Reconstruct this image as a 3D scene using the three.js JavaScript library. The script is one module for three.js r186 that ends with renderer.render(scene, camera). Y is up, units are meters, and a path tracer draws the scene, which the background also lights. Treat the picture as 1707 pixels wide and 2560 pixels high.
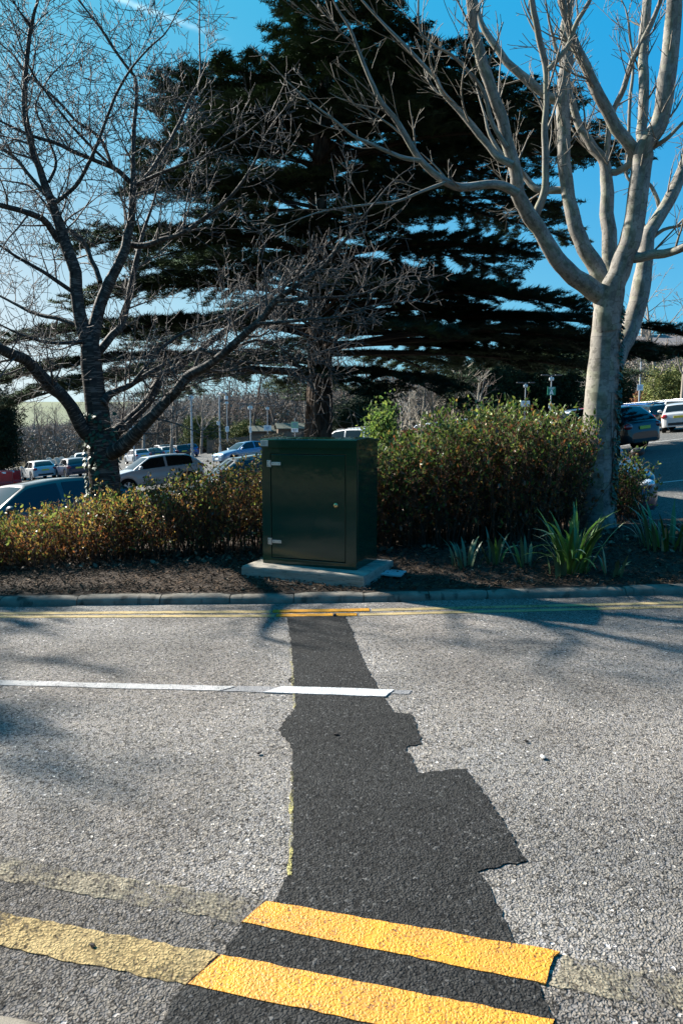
import * as THREE from 'three';
import { mergeGeometries, mergeVertices, toCreasedNormals } from 'three/addons/utils/BufferGeometryUtils.js';
import { RoundedBoxGeometry } from 'three/addons/geometries/RoundedBoxGeometry.js';
import { FontLoader } from 'three/addons/loaders/FontLoader.js';
import { TextGeometry } from 'three/addons/geometries/TextGeometry.js';

// ------------------------------------------------------------------ camera, sky, sun, exposure
const scene = new THREE.Scene();
const EYE = 1.55, PITCH = Math.atan(206.5 / 1706.67);
const camera = new THREE.PerspectiveCamera(73.74, 682 / 1024, 0.1, 3000);
camera.position.set(0, EYE, 0);
camera.rotation.set(-PITCH, 0, 0);
camera.focus = 7.4; camera.userData.fStop = 8;
const renderer = new THREE.WebGLRenderer({ antialias: true });
renderer.setSize(682, 1024);
renderer.toneMapping = THREE.LinearToneMapping;
renderer.toneMappingExposure = 3.4;
renderer.outputColorSpace = THREE.SRGBColorSpace;
renderer.shadowMap.enabled = true;

const SUN_AZ = 58 * Math.PI / 180, SUN_EL = 33 * Math.PI / 180;      // to the left of the view axis, beyond the trees
const sunDir = new THREE.Vector3(-Math.sin(SUN_AZ) * Math.cos(SUN_EL), Math.sin(SUN_EL), -Math.cos(SUN_AZ) * Math.cos(SUN_EL));
{
  const W = 2048, H = 1024, data = new Float32Array(W * H * 4), d = new THREE.Vector3();
  // vapour trail: a great-circle arc between two directions
  const dirOf = (u, v) => { const a = (u - 853.5) / 1706.67, b = -(v - 1280) / 1706.67, c = Math.cos(PITCH), s = Math.sin(PITCH); return new THREE.Vector3(a, b * c - s, -(c + b * s)).normalize(); };
  const tA = dirOf(120, -70), tB = dirOf(575, 102), tN = tA.clone().cross(tB).normalize(), tL = tA.angleTo(tB);
  for (let j = 0; j < H; j++) for (let i = 0; i < W; i++) {
    const phi = ((i + .5) / W - .5) * 2 * Math.PI, th = ((j + .5) / H - .5) * Math.PI;
    d.set(Math.cos(th) * Math.cos(phi), Math.sin(th), Math.cos(th) * Math.sin(phi));
    const el = Math.max(0, th) * 180 / Math.PI, g = d.dot(sunDir), k = (j * W + i) * 4;
    const near = Math.pow(Math.max(0, .5 + .5 * g), 3.2);
    const haze = Math.exp(-Math.pow(el / (12 + 4 * near), 1.5));
    const zr = .020 * near * near, zg = .080 + .088 * near, zb = .226 + .01 * near;
    const hr = .055 + .50 * near * near, hg = .17 + .19 * near, hb = .255 + .06 * near;
    const au = .06 * Math.exp((g - 1) * 22);
    let r = zr + (hr - zr) * haze + au, gg = zg + (hg - zg) * haze + au, b = zb + (hb - zb) * haze + au;
    const off = Math.abs(Math.asin(d.dot(tN))) * 180 / Math.PI;
    if (off < 1.2) {
      const along = tA.clone().cross(d).dot(tN) > 0 ? tA.angleTo(d) / tL : -1;
      if (along > -.01 && along < 1.02) { const c = Math.exp(-Math.pow(off / .10, 2)) * Math.min(1, (1.02 - along) * 2.2) * .19; r += c; gg += c * .93; b += c * .8; }
    }
    if (th < 0) { const q = Math.min(1, -th * 6); r += (.10 - r) * q; gg += (.095 - gg) * q; b += (.085 - b) * q; }
    data[k] = r; data[k + 1] = gg; data[k + 2] = b; data[k + 3] = 1;
  }
  const sky = new THREE.DataTexture(data, W, H, THREE.RGBAFormat, THREE.FloatType);
  sky.mapping = THREE.EquirectangularReflectionMapping; sky.magFilter = sky.minFilter = THREE.LinearFilter; sky.needsUpdate = true;
  scene.background = sky; scene.environment = sky;
}
const sun = new THREE.DirectionalLight(new THREE.Color(1, .945, .86), 5);
sun.target.position.set(0, 0, -8); sun.position.copy(sunDir).multiplyScalar(60).add(sun.target.position);
sun.castShadow = true; sun.shadow.mapSize.set(4096, 4096); sun.shadow.radius = 1.8;
Object.assign(sun.shadow.camera, { left: -40, right: 40, top: 40, bottom: -40, near: 1, far: 200 });
scene.add(sun, sun.target);

// ------------------------------------------------------------------ helpers
const V = (x, y, z) => new THREE.Vector3(x, y, z);
const rng = (s) => () => { s |= 0; s = s + 0x6D2B79F5 | 0; let t = Math.imul(s ^ s >>> 15, 1 | s); t = t + Math.imul(t ^ t >>> 7, 61 | t) ^ t; return ((t ^ t >>> 14) >>> 0) / 4294967296; };
const clamp = (x, a = 0, b = 1) => Math.max(a, Math.min(b, x)), lerp = (a, b, t) => a + (b - a) * t;
const smooth = (a, b, x) => { const t = clamp((x - a) / (b - a)); return t * t * (3 - 2 * t); };
const hash2 = (x, y, s = 0) => { let h = Math.imul(x, 374761393) + Math.imul(y, 668265263) + Math.imul(s, 1274126177) | 0; h = Math.imul(h ^ h >>> 13, 1274126177); return ((h ^ h >>> 16) >>> 0) / 4294967296; };
function vnoise(x, y, s = 0, per = 0) {
  const xi = Math.floor(x), yi = Math.floor(y), fx = x - xi, fy = y - yi, m = (a) => per ? ((a % per) + per) % per : a;
  const u = fx * fx * (3 - 2 * fx), v = fy * fy * (3 - 2 * fy), a = m(xi), b = m(xi + 1), c = m(yi), d = m(yi + 1);
  return lerp(lerp(hash2(a, c, s), hash2(b, c, s), u), lerp(hash2(a, d, s), hash2(b, d, s), u), v);
}
const fbm = (x, y, s = 0, o = 4, per = 0) => { let v = 0, a = .5, f = 1; for (let i = 0; i < o; i++) { v += a * vnoise(x * f, y * f, s + i, per * f); a *= .5; f *= 2; } return v / (1 - Math.pow(.5, o)); };
const piece = (pts, x) => { if (x <= pts[0][0]) return pts[0][1]; for (let i = 1; i < pts.length; i++) if (x <= pts[i][0]) return lerp(pts[i - 1][1], pts[i][1], (x - pts[i - 1][0]) / (pts[i][0] - pts[i - 1][0])); return pts[pts.length - 1][1]; };
// a sight line measured in the photograph, followed for `depth` metres along the view axis, or down to the height y
const sight = (u, v) => { const a = (u - 853.5) / 1706.67, b = -(v - 1280) / 1706.67, c = Math.cos(PITCH), s = Math.sin(PITCH); return V(a, b * c - s, -(c + b * s)); };
const at = (u, v, depth) => { const r = sight(u, v); return r.multiplyScalar(-depth / r.z).add(V(0, EYE, 0)); };
const onY = (u, v, y = 0) => { const r = sight(u, v); return r.multiplyScalar((y - EYE) / r.y).add(V(0, EYE, 0)); };
const DK = 1707 / 1568;                                   // measurements taken on the 1568 pixel wide view
const atD = (u, v, depth) => at(u * DK, v * DK, depth), onYD = (u, v, y) => onY(u * DK, v * DK, y);

const names = {};
const numbered = (n) => { const k = names[n] = (names[n] ?? -1) + 1; return k ? n + '_' + String(k).padStart(3, '0') : n; };
function tag(o, label, category, group, kind) { if (label) o.userData.label = label; if (category) o.userData.category = category; if (group) o.userData.group = group; if (kind) o.userData.kind = kind; return o; }
function part(name, geo, mat, parent, kind) { const m = new THREE.Mesh(geo, mat); m.name = parent === scene ? numbered(name) : name; m.castShadow = m.receiveShadow = true; if (kind) m.userData.kind = kind; parent.add(m); return m; }
function thing(name, label, category, group, p = [0, 0, 0], turn = 0) { const g = new THREE.Group(); g.name = numbered(name); g.position.set(...p); g.rotation.y = turn; scene.add(g); return tag(g, label, category, group); }
function struct(name, geo, mat, label) { const m = part(name, geo, mat, scene, 'structure'); m.userData.label = label; m.userData.category = name.replace(/_/g, ' '); return m; }
const lin = (r, g, b) => new THREE.Color().setRGB(r, g, b);
const std = (c, rough = .9, o = {}) => rough >= .7 ? new THREE.MeshPhysicalMaterial({ color: c, roughness: rough, specularIntensity: .25, ...o }) : new THREE.MeshStandardMaterial({ color: c, roughness: rough, ...o });   // dry, dull surfaces barely shine
const phys = (c, rough = .5, o = {}) => new THREE.MeshPhysicalMaterial({ color: c, roughness: rough, ...o });
function texture(n, fn, srgb = true, m = n) {             // fn(i, j) -> [r, g, b] (0..1; colour maps are given as sRGB values)
  const d = new Uint8Array(n * m * 4);
  for (let j = 0; j < m; j++) for (let i = 0; i < n; i++) { const c = fn(i, j), k = (j * n + i) * 4; d[k] = clamp(c[0]) * 255; d[k + 1] = clamp(c[1]) * 255; d[k + 2] = clamp(c[2]) * 255; d[k + 3] = 255; }
  const t = new THREE.DataTexture(d, n, m); t.wrapS = t.wrapT = THREE.RepeatWrapping; t.magFilter = THREE.LinearFilter; t.minFilter = THREE.LinearMipmapLinearFilter; t.generateMipmaps = true;
  if (srgb) t.colorSpace = THREE.SRGBColorSpace; t.needsUpdate = true; return t;
}
const rep = (t, x, y = x) => { const c = t.clone(); c.repeat.set(x, y); c.needsUpdate = true; return c; };
const toS = (l) => l <= .0031308 ? l * 12.92 : 1.055 * Math.pow(l, 1 / 2.4) - .055;
function instanced(name, geo, mat, list, parent, colors) {   // list of Matrix4
  const m = new THREE.InstancedMesh(geo, mat, list.length); m.name = name; m.castShadow = m.receiveShadow = true;
  list.forEach((q, i) => m.setMatrixAt(i, q)); if (colors) colors.forEach((c, i) => m.setColorAt(i, c));
  m.userData.kind = 'stuff'; parent.add(m); return m;
}
class Tubes {                                              // many tapering tubes in one geometry
  constructor() { this.p = []; this.n = []; this.t = []; this.i = []; }
  add(pts, rad, sides = 5) {
    const N = pts.length, base = this.p.length / 3, tan = V(), nor = V(), bin = V(), q = V(); let len = 0;
    tan.subVectors(pts[1], pts[0]).normalize(); nor.set(Math.abs(tan.y) > .9 ? 1 : 0, Math.abs(tan.y) > .9 ? 0 : 1, 0).cross(tan).normalize();
    for (let k = 0; k < N; k++) {
      tan.subVectors(pts[Math.min(k + 1, N - 1)], pts[Math.max(k - 1, 0)]).normalize(); nor.addScaledVector(tan, -nor.dot(tan)).normalize(); bin.crossVectors(tan, nor);
      if (k) len += pts[k].distanceTo(pts[k - 1]);
      for (let s = 0; s <= sides; s++) {
        const a = s / sides * Math.PI * 2; q.copy(nor).multiplyScalar(Math.cos(a)).addScaledVector(bin, Math.sin(a));
        const r = typeof rad[k] === 'number' ? rad[k] : rad[k](a);
        this.p.push(pts[k].x + q.x * r, pts[k].y + q.y * r, pts[k].z + q.z * r); this.n.push(q.x, q.y, q.z); this.t.push(s / sides, len);
      }
    }
    for (let k = 0; k < N - 1; k++) for (let s = 0; s < sides; s++) { const a = base + k * (sides + 1) + s, b = a + sides + 1; this.i.push(a, a + 1, b, b, a + 1, b + 1); }
    const c = this.p.length / 3, e = pts[N - 1]; this.p.push(e.x, e.y, e.z); this.n.push(tan.x, tan.y, tan.z); this.t.push(.5, len);
    const l = base + (N - 1) * (sides + 1); for (let s = 0; s < sides; s++) this.i.push(l + s, l + s + 1, c);
  }
  geo() { const g = new THREE.BufferGeometry(); g.setAttribute('position', new THREE.Float32BufferAttribute(this.p, 3)); g.setAttribute('normal', new THREE.Float32BufferAttribute(this.n, 3)); g.setAttribute('uv', new THREE.Float32BufferAttribute(this.t, 2)); g.setIndex(this.i); return g; }
}
const tmpA = V(), tmpB = V();
function sideways(d, ang, rnd) {                            // a direction leaving d by an angle
  tmpA.set(rnd() - .5, rnd() - .5, rnd() - .5); tmpA.addScaledVector(d, -tmpA.dot(d)).normalize();
  return d.clone().multiplyScalar(Math.cos(ang)).addScaledVector(tmpA, Math.sin(ang)).normalize();
}
function grow(T, p, d, len, r, lvl, o, rnd) {
  const seg = o.seg[lvl] ?? .1, n = Math.max(3, Math.ceil(len / seg)), step = len / n, pts = [p.clone()], rad = [r], dirs = [d.clone()]; d = d.clone(); p = p.clone();
  const bend = V(rnd() - .5, rnd() - .5, rnd() - .5).multiplyScalar(o.bend);
  for (let k = 1; k <= n; k++) {
    d.x += (rnd() - .5) * o.wob + bend.x * step; d.y += (rnd() - .5) * o.wob + (bend.y + o.up) * step; d.z += (rnd() - .5) * o.wob + bend.z * step; d.normalize();
    p.addScaledVector(d, step); pts.push(p.clone()); rad.push(Math.max(o.rmin, r * (1 - .8 * k / n))); dirs.push(d.clone());
  }
  T.add(pts, rad, r > .02 ? 6 : r > .009 ? 4 : 3);
  if (lvl > 0) {
    const m = Math.round(len * o.dens[lvl] * (.8 + .4 * rnd()));
    for (let c = 0; c < m; c++) {
      const t = .12 + .86 * (c + rnd()) / m, k = Math.min(n, Math.floor(t * n)); const q = pts[k].clone();
      grow(T, q, sideways(dirs[k], o.ang * (.7 + .6 * rnd()), rnd), Math.max(.10, len * lerp(.34, .72, rnd()) * (1.05 - .55 * t)), Math.max(o.rmin, rad[k] * .62), lvl - 1, o, rnd);
    }
  }
}
const lookQ = (dir, roll = 0) => new THREE.Quaternion().setFromUnitVectors(V(0, 1, 0), dir).multiply(new THREE.Quaternion().setFromAxisAngle(V(0, 1, 0), roll));
// ------------------------------------------------------------------ the lie of the land
const KERB = [[-30, -5.2], [-8, -5.62], [-3.02, -5.885], [-2.35, -5.915], [-1.62, -5.945], [-.43, -5.985], [.2, -6.03], [.8, -6.075], [1.345, -6.135], [2.67, -6.27], [3.23, -6.325], [8, -6.9], [30, -10]];
const kz = (x) => piece(KERB, x);
const carPark = (x, z) => -.43 + 6 * Math.tanh(x / 60) - .007 * Math.max(z, -95);
function bed(x, z) {
  const t = clamp((kz(x) - .13 - z) / 1.5), b = .07 + (t * t * (3 - 2 * t)) * (.075 + .04 * clamp(x, -4.5, 4.5));
  return lerp(b, carPark(x, z) - .06, smooth(9.2, 10.9, -z));
}
function landY(x, z) {
  if (z > kz(x) - .05) return z > 1 ? -.04 : -.08;
  if (z > -11) return Math.min(-.08, bed(x, z) - .12);
  let y = carPark(x, z) - .05;
  y += smooth(100, 170, -z) * (3 + 9 * smooth(10, 90, x)) + smooth(200, 900, -z) * 34 * smooth(-20, -300, x + z * .1) + smooth(200, 500, -z) * 4;
  return y;
}
function sheet(xs, zs, fy, fc) {
  const P = [], U = [], I = [], C = [], nx = xs.length, nz = zs.length;
  for (const z of zs) for (const x of xs) { P.push(x, fy(x, z), z); U.push(x, -z); if (fc) C.push(...fc(x, z)); }
  for (let j = 0; j < nz - 1; j++) for (let i = 0; i < nx - 1; i++) { const a = j * nx + i, b = a + nx; I.push(a, a + 1, b, b, a + 1, b + 1); }
  const g = new THREE.BufferGeometry(); g.setAttribute('position', new THREE.Float32BufferAttribute(P, 3)); g.setAttribute('uv', new THREE.Float32BufferAttribute(U, 2));
  if (fc) g.setAttribute('color', new THREE.Float32BufferAttribute(C, 3)); g.setIndex(I); g.computeVertexNormals(); return g;
}
const range = (a, b, s) => { const n = Math.round(Math.abs(b - a) / s), r = []; for (let i = 0; i <= n; i++) r.push(a + (b - a) * i / n); return r; };

// asphalt: rolled stone chips in bitumen, a tile of 1.5 m
const TILE = 1.5;
const stones = (() => {
  const N = 1024, n = 140, cell = N / n, H = new Float32Array(N * N), ID = new Float32Array(N * N);
  for (let j = 0; j < N; j++) for (let i = 0; i < N; i++) {
    const wx = i / cell + .8 * (vnoise(i / 5, j / 5, 14, 0) - .5), wy = j / cell + .8 * (vnoise(i / 5, j / 5, 15, 0) - .5), cx = Math.floor(wx), cy = Math.floor(wy); let best = 9, id = 0, sec = 9;
    for (let b = -1; b <= 1; b++) for (let a = -1; a <= 1; a++) {
      const gx = (cx + a + n) % n, gy = (cy + b + n) % n, px = cx + a + hash2(gx, gy, 1), py = cy + b + hash2(gx, gy, 2);
      const d = Math.hypot(wx - px, wy - py) / (.7 + .6 * hash2(gx, gy, 3));
      if (d < best) { sec = best; best = d; id = gx * 131 + gy * 7; } else if (d < sec) sec = d;
    }
    const k = j * N + i, sunk = hash2(id, 5, 4) < .2 ? .35 : .7 + .3 * hash2(id, 9, 5), edge = smooth(0, .38, sec - best);
    H[k] = clamp((.35 + .65 * edge) * sunk * (1.05 - .5 * best) + .22 * (vnoise(i / 3, j / 3, 16) - .5)); ID[k] = id;
  }
  return { N, H, ID };
})();
const chipTone = (k, s) => hash2(stones.ID[k], 3, s);
const asphaltBump = texture(1024, (i, j) => { const h = stones.H[j * 1024 + i]; return [h, h, h]; }, false);
function asphaltMap(stone, warm, binder, spark) {
  return texture(1024, (i, j) => {
    const k = j * 1024 + i, h = stones.H[k], t = chipTone(k, 11), w = chipTone(k, 12), up = smooth(.12, .46, h), grit = .88 + .24 * hash2(i, j, 3);
    const s = stone * (.72 + .5 * t) * (.82 + .36 * fbm(i / 128, j / 128, 17, 3, 8)) * (chipTone(k, 13) > 1 - spark ? 2.2 : 1) * grit, v = lerp(binder * (.7 + .6 * hash2(i >> 1, j >> 1, 5)), s, up);
    return [toS(v * (1 + warm * (w * 1.4 - .1))), toS(v * (1 + warm * (.85 * w - .05))), toS(v * (1 - .25 * warm * w))];
  });
}
const oldMap = asphaltMap(.262, .12, .020, .014), newMap = asphaltMap(.030, .05, .005, .07);
const matRoad = std(0xffffff, .88, { map: rep(oldMap, 1 / TILE), bumpMap: rep(asphaltBump, 1 / TILE), bumpScale: .0055, vertexColors: true });
const matPatch = std(0xffffff, .82, { map: rep(newMap, 1 / TILE), bumpMap: rep(asphaltBump, 1 / TILE), bumpScale: .005 });
const matPark = std(0xffffff, .85, { map: rep(oldMap, 1 / 2.3), bumpMap: rep(asphaltBump, 1 / 2.3), bumpScale: .008, vertexColors: true });

const roadTone = (x, z) => {                               // weathered, cleaner and dirtier areas at random; darker from near yellow line to viewer
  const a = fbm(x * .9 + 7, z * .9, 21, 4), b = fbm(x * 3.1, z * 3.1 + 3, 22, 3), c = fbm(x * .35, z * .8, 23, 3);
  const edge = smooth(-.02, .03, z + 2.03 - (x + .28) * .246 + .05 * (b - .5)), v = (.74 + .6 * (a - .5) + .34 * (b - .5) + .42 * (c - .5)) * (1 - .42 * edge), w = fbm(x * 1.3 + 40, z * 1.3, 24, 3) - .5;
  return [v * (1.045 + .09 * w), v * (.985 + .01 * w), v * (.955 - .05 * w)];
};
struct('ground', sheet([...range(-900, -90, 45), ...range(-80, 80, 4), ...range(90, 900, 45)], [...range(80, 6, 8), ...range(4, -12, .8), ...range(-15, -120, 3), ...range(-130, -1200, 40)], landY,
  (x, z) => { const grass = z < -230 ? 1 : 0, n = fbm(x * .25, z * .25, 31, 4); return grass ? [.12 + .03 * n, .135 + .03 * n, .09] : [.075 + .05 * n, .066 + .04 * n, .04 + .02 * n]; }), std(0xffffff, 1, { vertexColors: true }), 'earth and grass around the road and the car park');
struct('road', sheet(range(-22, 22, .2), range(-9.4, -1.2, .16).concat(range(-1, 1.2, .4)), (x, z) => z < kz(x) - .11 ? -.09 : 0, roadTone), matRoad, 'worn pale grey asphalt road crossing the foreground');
struct('car_park', sheet(range(-62, 62, 1.5), range(-10.2, -92, 1.5), (x, z) => carPark(x, z) + .006, (x, z) => { const v = .52 + .5 * (fbm(x * .3, z * .3, 33, 4) - .5); return [v, v * .99, v * .98]; }), matPark, 'sloping asphalt car park beyond the hedge');

// planting bed: bark mulch
const mulchMap = texture(512, (i, j) => { const a = hash2(i >> 2, j >> 1, 4), b = fbm(i / 16, j / 16, 6, 4, 32), v = .016 + .05 * a * b + .02 * hash2(i, j, 2); return [toS(v * 1.3), toS(v), toS(v * .78)]; });
const bedXs = [...range(-22, -5.4, .8), ...range(-5.2, 5.6, .07), ...range(5.8, 22, .8)];
{
  const g = sheet(bedXs, range(0, 1, .012), (x, z) => 0), p = g.attributes.position, uv = g.attributes.uv;
  for (let i = 0; i < p.count; i++) { const x = p.getX(i), t = p.getZ(i), z0 = kz(x) - .1, z = lerp(z0, -11.3, t * t * .5 + t * .5); p.setZ(i, z); p.setY(i, bed(x, z) + (.035 * (fbm(x * 3, z * 3, 41, 3) - .5) + .02 * (fbm(x * 14, z * 14, 42, 2) - .5)) * smooth(0, .15, z0 - z)); uv.setXY(i, x, -z); }
  g.computeVertexNormals();
  struct('planting_bed', g, std(0xffffff, 1, { map: rep(mulchMap, 1.6), bumpMap: rep(mulchMap, 1.6), bumpScale: .02 }), 'planting bed covered with dark bark mulch');
}
{ // bark chips, leaf litter
  const rnd = rng(77), M = new THREE.Matrix4(), list = [], col = [], q = new THREE.Quaternion();
  const shard = new THREE.BoxGeometry(1, .16, .34, 2, 1, 1); { const p = shard.attributes.position; for (let i = 0; i < p.count; i++) { const x = p.getX(i); p.setZ(i, p.getZ(i) * (1 - Math.abs(x) * .9)); p.setY(i, p.getY(i) + .08 * Math.abs(x)); } shard.computeVertexNormals(); }
  for (let k = 0; k < 26000; k++) {
    const x = -4.6 + 9.8 * rnd(), z = kz(x) - .14 - 2.1 * Math.pow(rnd(), 1.3); const s = .012 + .042 * rnd() * rnd();
    q.setFromEuler(new THREE.Euler((rnd() - .5) * 1.1, rnd() * 6.3, (rnd() - .5) * 1.1));
    list.push(M.clone().compose(V(x, bed(x, z) + .012 + .012 * rnd() + .02 * (fbm(x * 3, z * 3, 41, 3) - .5), z), q, V(s * 1.3, s * .8, s * .9)));
    const t = Math.pow(rnd(), 2.4), pale = rnd() < .012 ? .26 : 0; col.push(lin(.026 + .11 * t + pale, .017 + .07 * t + pale * .85, .011 + .042 * t + pale * .62));
  }
  const o = instanced('bark_chips', shard, std(0xffffff, .85), list, scene, col); tag(o, 'loose brown bark chips covering the planting bed', 'bark chips');
  const leaf = new THREE.PlaneGeometry(1, .62, 3, 2); { const p = leaf.attributes.position; for (let i = 0; i < p.count; i++) { const x = p.getX(i), y = p.getY(i); p.setY(i, y * (1 - Math.pow(Math.abs(x) * 1.9, 3) * .9)); p.setZ(i, .22 * y * y * 3 + .2 * x * x); } leaf.computeVertexNormals(); }
  const l2 = [], c2 = [];
  for (let k = 0; k < 900; k++) {
    const x = -4.6 + 9.6 * rnd(), z = -7.35 - .9 * rnd() + (x < 0 ? .1 : 0) + .12 * (rnd() - .5); const s = .03 + .05 * rnd();
    q.setFromEuler(new THREE.Euler(-1.57 + (rnd() - .5) * 1.6, (rnd() - .5) * 1.6, rnd() * 6.3)); l2.push(M.clone().compose(V(x, bed(x, z) + .03 + .02 * rnd(), z), q, V(s, s, s)));
    const t = rnd() * rnd(); c2.push(lin(.05 + .26 * t, .035 + .21 * t, .022 + .15 * t));
  }
  tag(instanced('leaf_litter', leaf, std(0xffffff, .7, { side: THREE.DoubleSide }), l2, scene, c2), 'curled dead leaves scattered under the hedge', 'leaf litter');
}

// kerbs: separate concrete blocks with a rounded shoulder
const concMap = texture(512, (i, j) => { const a = fbm(i / 64, j / 64, 51, 5, 8), b = hash2(i, j, 52), st = smooth(.55, .75, fbm(i / 40 + 3, j / 90, 53, 3, 0)), v = .155 + .15 * (a - .5) + .07 * (b - .5) - .07 * st; return [toS(v * 1.12), toS(v), toS(v * .82)]; });
const concBump = texture(512, (i, j) => { const v = .5 + .3 * (hash2(i, j, 54) - .5) + .6 * (fbm(i / 20, j / 20, 55, 4) - .5); return [v, v, v]; }, false);
const matKerb = std(0xffffff, .92, { map: rep(concMap, 1.1), bumpMap: rep(concBump, 1.1), bumpScale: .004 });
function kerbLine(parent, path, joints, flip, rnd) {
  for (let k = 0; k < joints.length - 1; k++) {
    const a = joints[k] + .004, b = joints[k + 1] - .004, n = Math.max(2, Math.round((b - a) / .12)), P = [], U = [], I = [], dy = (rnd() - .5) * .008, dz = (rnd() - .5) * .008;
    const prof = [[0, -.06], [.002, .02], [.012, .042], [.03, .058], [.05, .066], [.09, .069], [.122, .07], [.127, .064], [.128, -.06]];
    for (let s = 0; s <= n; s++) {
      const x = lerp(a, b, s / n), z = path(x), e = (s === 0 || s === n) ? .006 : 0;
      prof.forEach(([w, h], m) => { const ww = clamp(w, e, .128 - e), hh = h - (m > 0 && m < 8 ? e : 0) + .0022 * (hash2(Math.round(x * 60), m, 9) - .5); P.push(x, hh + dy, z + (ww + dz) * flip); U.push(x, w + h + k * .37); });
    }
    const m = prof.length; for (let s = 0; s < n; s++) for (let c = 0; c < m - 1; c++) { const i0 = s * m + c, i1 = i0 + m; I.push(i0, i0 + 1, i1, i1, i0 + 1, i1 + 1); }
    for (const s of [0, n]) for (let c = 1; c < m - 1; c++) I.push(s * m, s * m + c, s * m + c + 1);
    let g = new THREE.BufferGeometry(); g.setAttribute('position', new THREE.Float32BufferAttribute(P, 3)); g.setAttribute('uv', new THREE.Float32BufferAttribute(U, 2)); g.setIndex(I);
    part('kerb_stone', toCreasedNormals(g, .7), matKerb, parent);
  }
}
{
  const k = tag(new THREE.Group(), 'low concrete kerb of rounded blocks along the mulch bed', 'kerb', null, 'structure'); k.name = 'kerb'; scene.add(k);
  kerbLine(k, kz, [-9.5, -8.58, -7.66, -6.74, -5.82, -4.9, -3.98, -3.02, -2.35, -1.62, -1.0, -.43, .2, .8, 1.345, 2.67, 3.58, 4.5, 5.4, 6.3, 7.2, 8.1, 9], -1, rng(5));
  const n = tag(new THREE.Group(), 'near concrete kerb at the lower left corner', 'kerb', null, 'structure'); n.name = 'kerb_near_side'; scene.add(n);
  const line = (x) => -1.642 + (x + 1) * .246; kerbLine(n, line, range(-8.2, 9, .915), 1, rng(6));
  struct('pavement', sheet(range(-22, 22, 1), range(0, 3.2, .4), (x, z) => .055), std(0xffffff, .9, { map: rep(concMap, .6), color: 0x8c8a86 }), 'footway behind the near kerb').geometry.attributes.position.array.forEach((v, i, a) => { if (i % 3 === 2) a[i] = v + line(clamp(a[i - 2], -9, 9)) + .129; });
}

// ------------------------------------------------------------------ surface patch and painted lines
const rough = (pts, step, amp, seed, closed = true) => {    // polygon with a frayed edge, points in (x, z)
  const r = []; let s = 0;
  for (let i = 0; i < pts.length; i++) {
    const [ax, az] = pts[i], [bx, bz] = pts[(i + 1) % pts.length], L = Math.hypot(bx - ax, bz - az), n = Math.max(1, Math.round(L / step));
    for (let k = 0; k < n; k++) { const t = k / n, j = (hash2(s, seed, 1) - .5) * 2 * amp * (k ? 1 : .3) + (vnoise(s * .25, seed, 2) - .5) * amp * 1.6; s++; r.push([lerp(ax, bx, t) - (bz - az) / L * j, lerp(az, bz, t) + (bx - ax) / L * j]); }
  }
  return r;
};
function slab(name, pts, y, h, mat, label) {
  const sh = new THREE.Shape(pts.map(([x, z]) => new THREE.Vector2(x, -z))); const g = new THREE.ExtrudeGeometry(sh, { depth: h, bevelEnabled: false }); g.rotateX(-Math.PI / 2); g.translate(0, y, 0);
  const m = struct(name, g, mat, label); m.userData.category = name.replace(/_/g, ' '); return m;
}
const z3 = (X, Y) => { const p = onY(500 + X / 2.24, 1450 + Y / 2.24); return [p.x, p.z]; }, z5 = (X, Y) => { const p = onY(1000 + X / 2.218, 1900 + Y / 2.218); return [p.x, p.z]; }, dd = (u, v) => { const p = onYD(u, v); return [p.x, p.z]; };
const patchPts = [z3(485, 205), z3(503, 320), z3(518, 420), z3(522, 530), z3(497, 565), z3(525, 590), z3(530, 720), z3(440, 840), z3(490, 905), z3(515, 960), z3(515, 1100), z3(522, 1456), dd(668, 1935), dd(666, 2010), dd(640, 2062), dd(556, 2125), dd(505, 2200), dd(400, 2300), dd(365, 2360), [-.6, -1.42],
  [.62, -1.36], z5(850, 1464), z5(820, 1400), z5(780, 1260), z5(640, 1030), z5(600, 930), z5(500, 740), z5(425, 625), z5(700, 565), z5(540, 290), z5(450, 170), z5(370, 60), z3(1485, 1060), z3(1215, 1085), z3(1155, 940), z3(1245, 920), z3(1185, 757), z3(1085, 745), z3(1035, 665), z3(985, 590), z3(930, 480), z3(880, 380), z3(850, 280), z3(812, 205)];
slab('tarmac_patch', rough(patchPts, .022, .007, 3), -.01, .0145, matPatch, 'dark new tarmac patch over a trench across the road');

const wear = (thr, soft, sc, seed, keep) => texture(512, (i, j) => { const k = Math.floor(j / 512 * 1024) * 1024 + Math.floor(i / 512 * 1024), n = fbm(i / sc, j / sc, seed, 4, Math.round(512 / sc)), a = keep + (1 - keep) * smooth(thr - soft, thr + soft, n * .75 + stones.H[k] * .55); return [a, a, a]; }, false);
const alphaOld = wear(.60, .20, 64, 61, .05), alphaFaint = wear(.78, .22, 32, 62, 0), alphaWhite = wear(.40, .15, 64, 63, .25);
const paintTone = (r, g, b, s, d) => texture(512, (i, j) => { const k = Math.floor(j * 2) * 1024 + i * 2, h = stones.H[k], n = fbm(i / 40, j / 40, s, 4), pit = smooth(.24, .10, h) * smooth(.45, .6, fbm(i / 14, j / 14, s + 3, 2)) * d, v = (.74 + .5 * n) * (.93 + .14 * hash2(i, j, s)) * (1 - pit * .85); return [toS(r * v), toS(g * v * (1 - .08 * (n - .5))), toS(b * v + .02 * (1 - n))]; });
const opt = (m, bump, o = {}) => ({ map: rep(m, 1 / TILE), bumpMap: rep(asphaltBump, 1 / TILE), bumpScale: bump, ...o });
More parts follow.
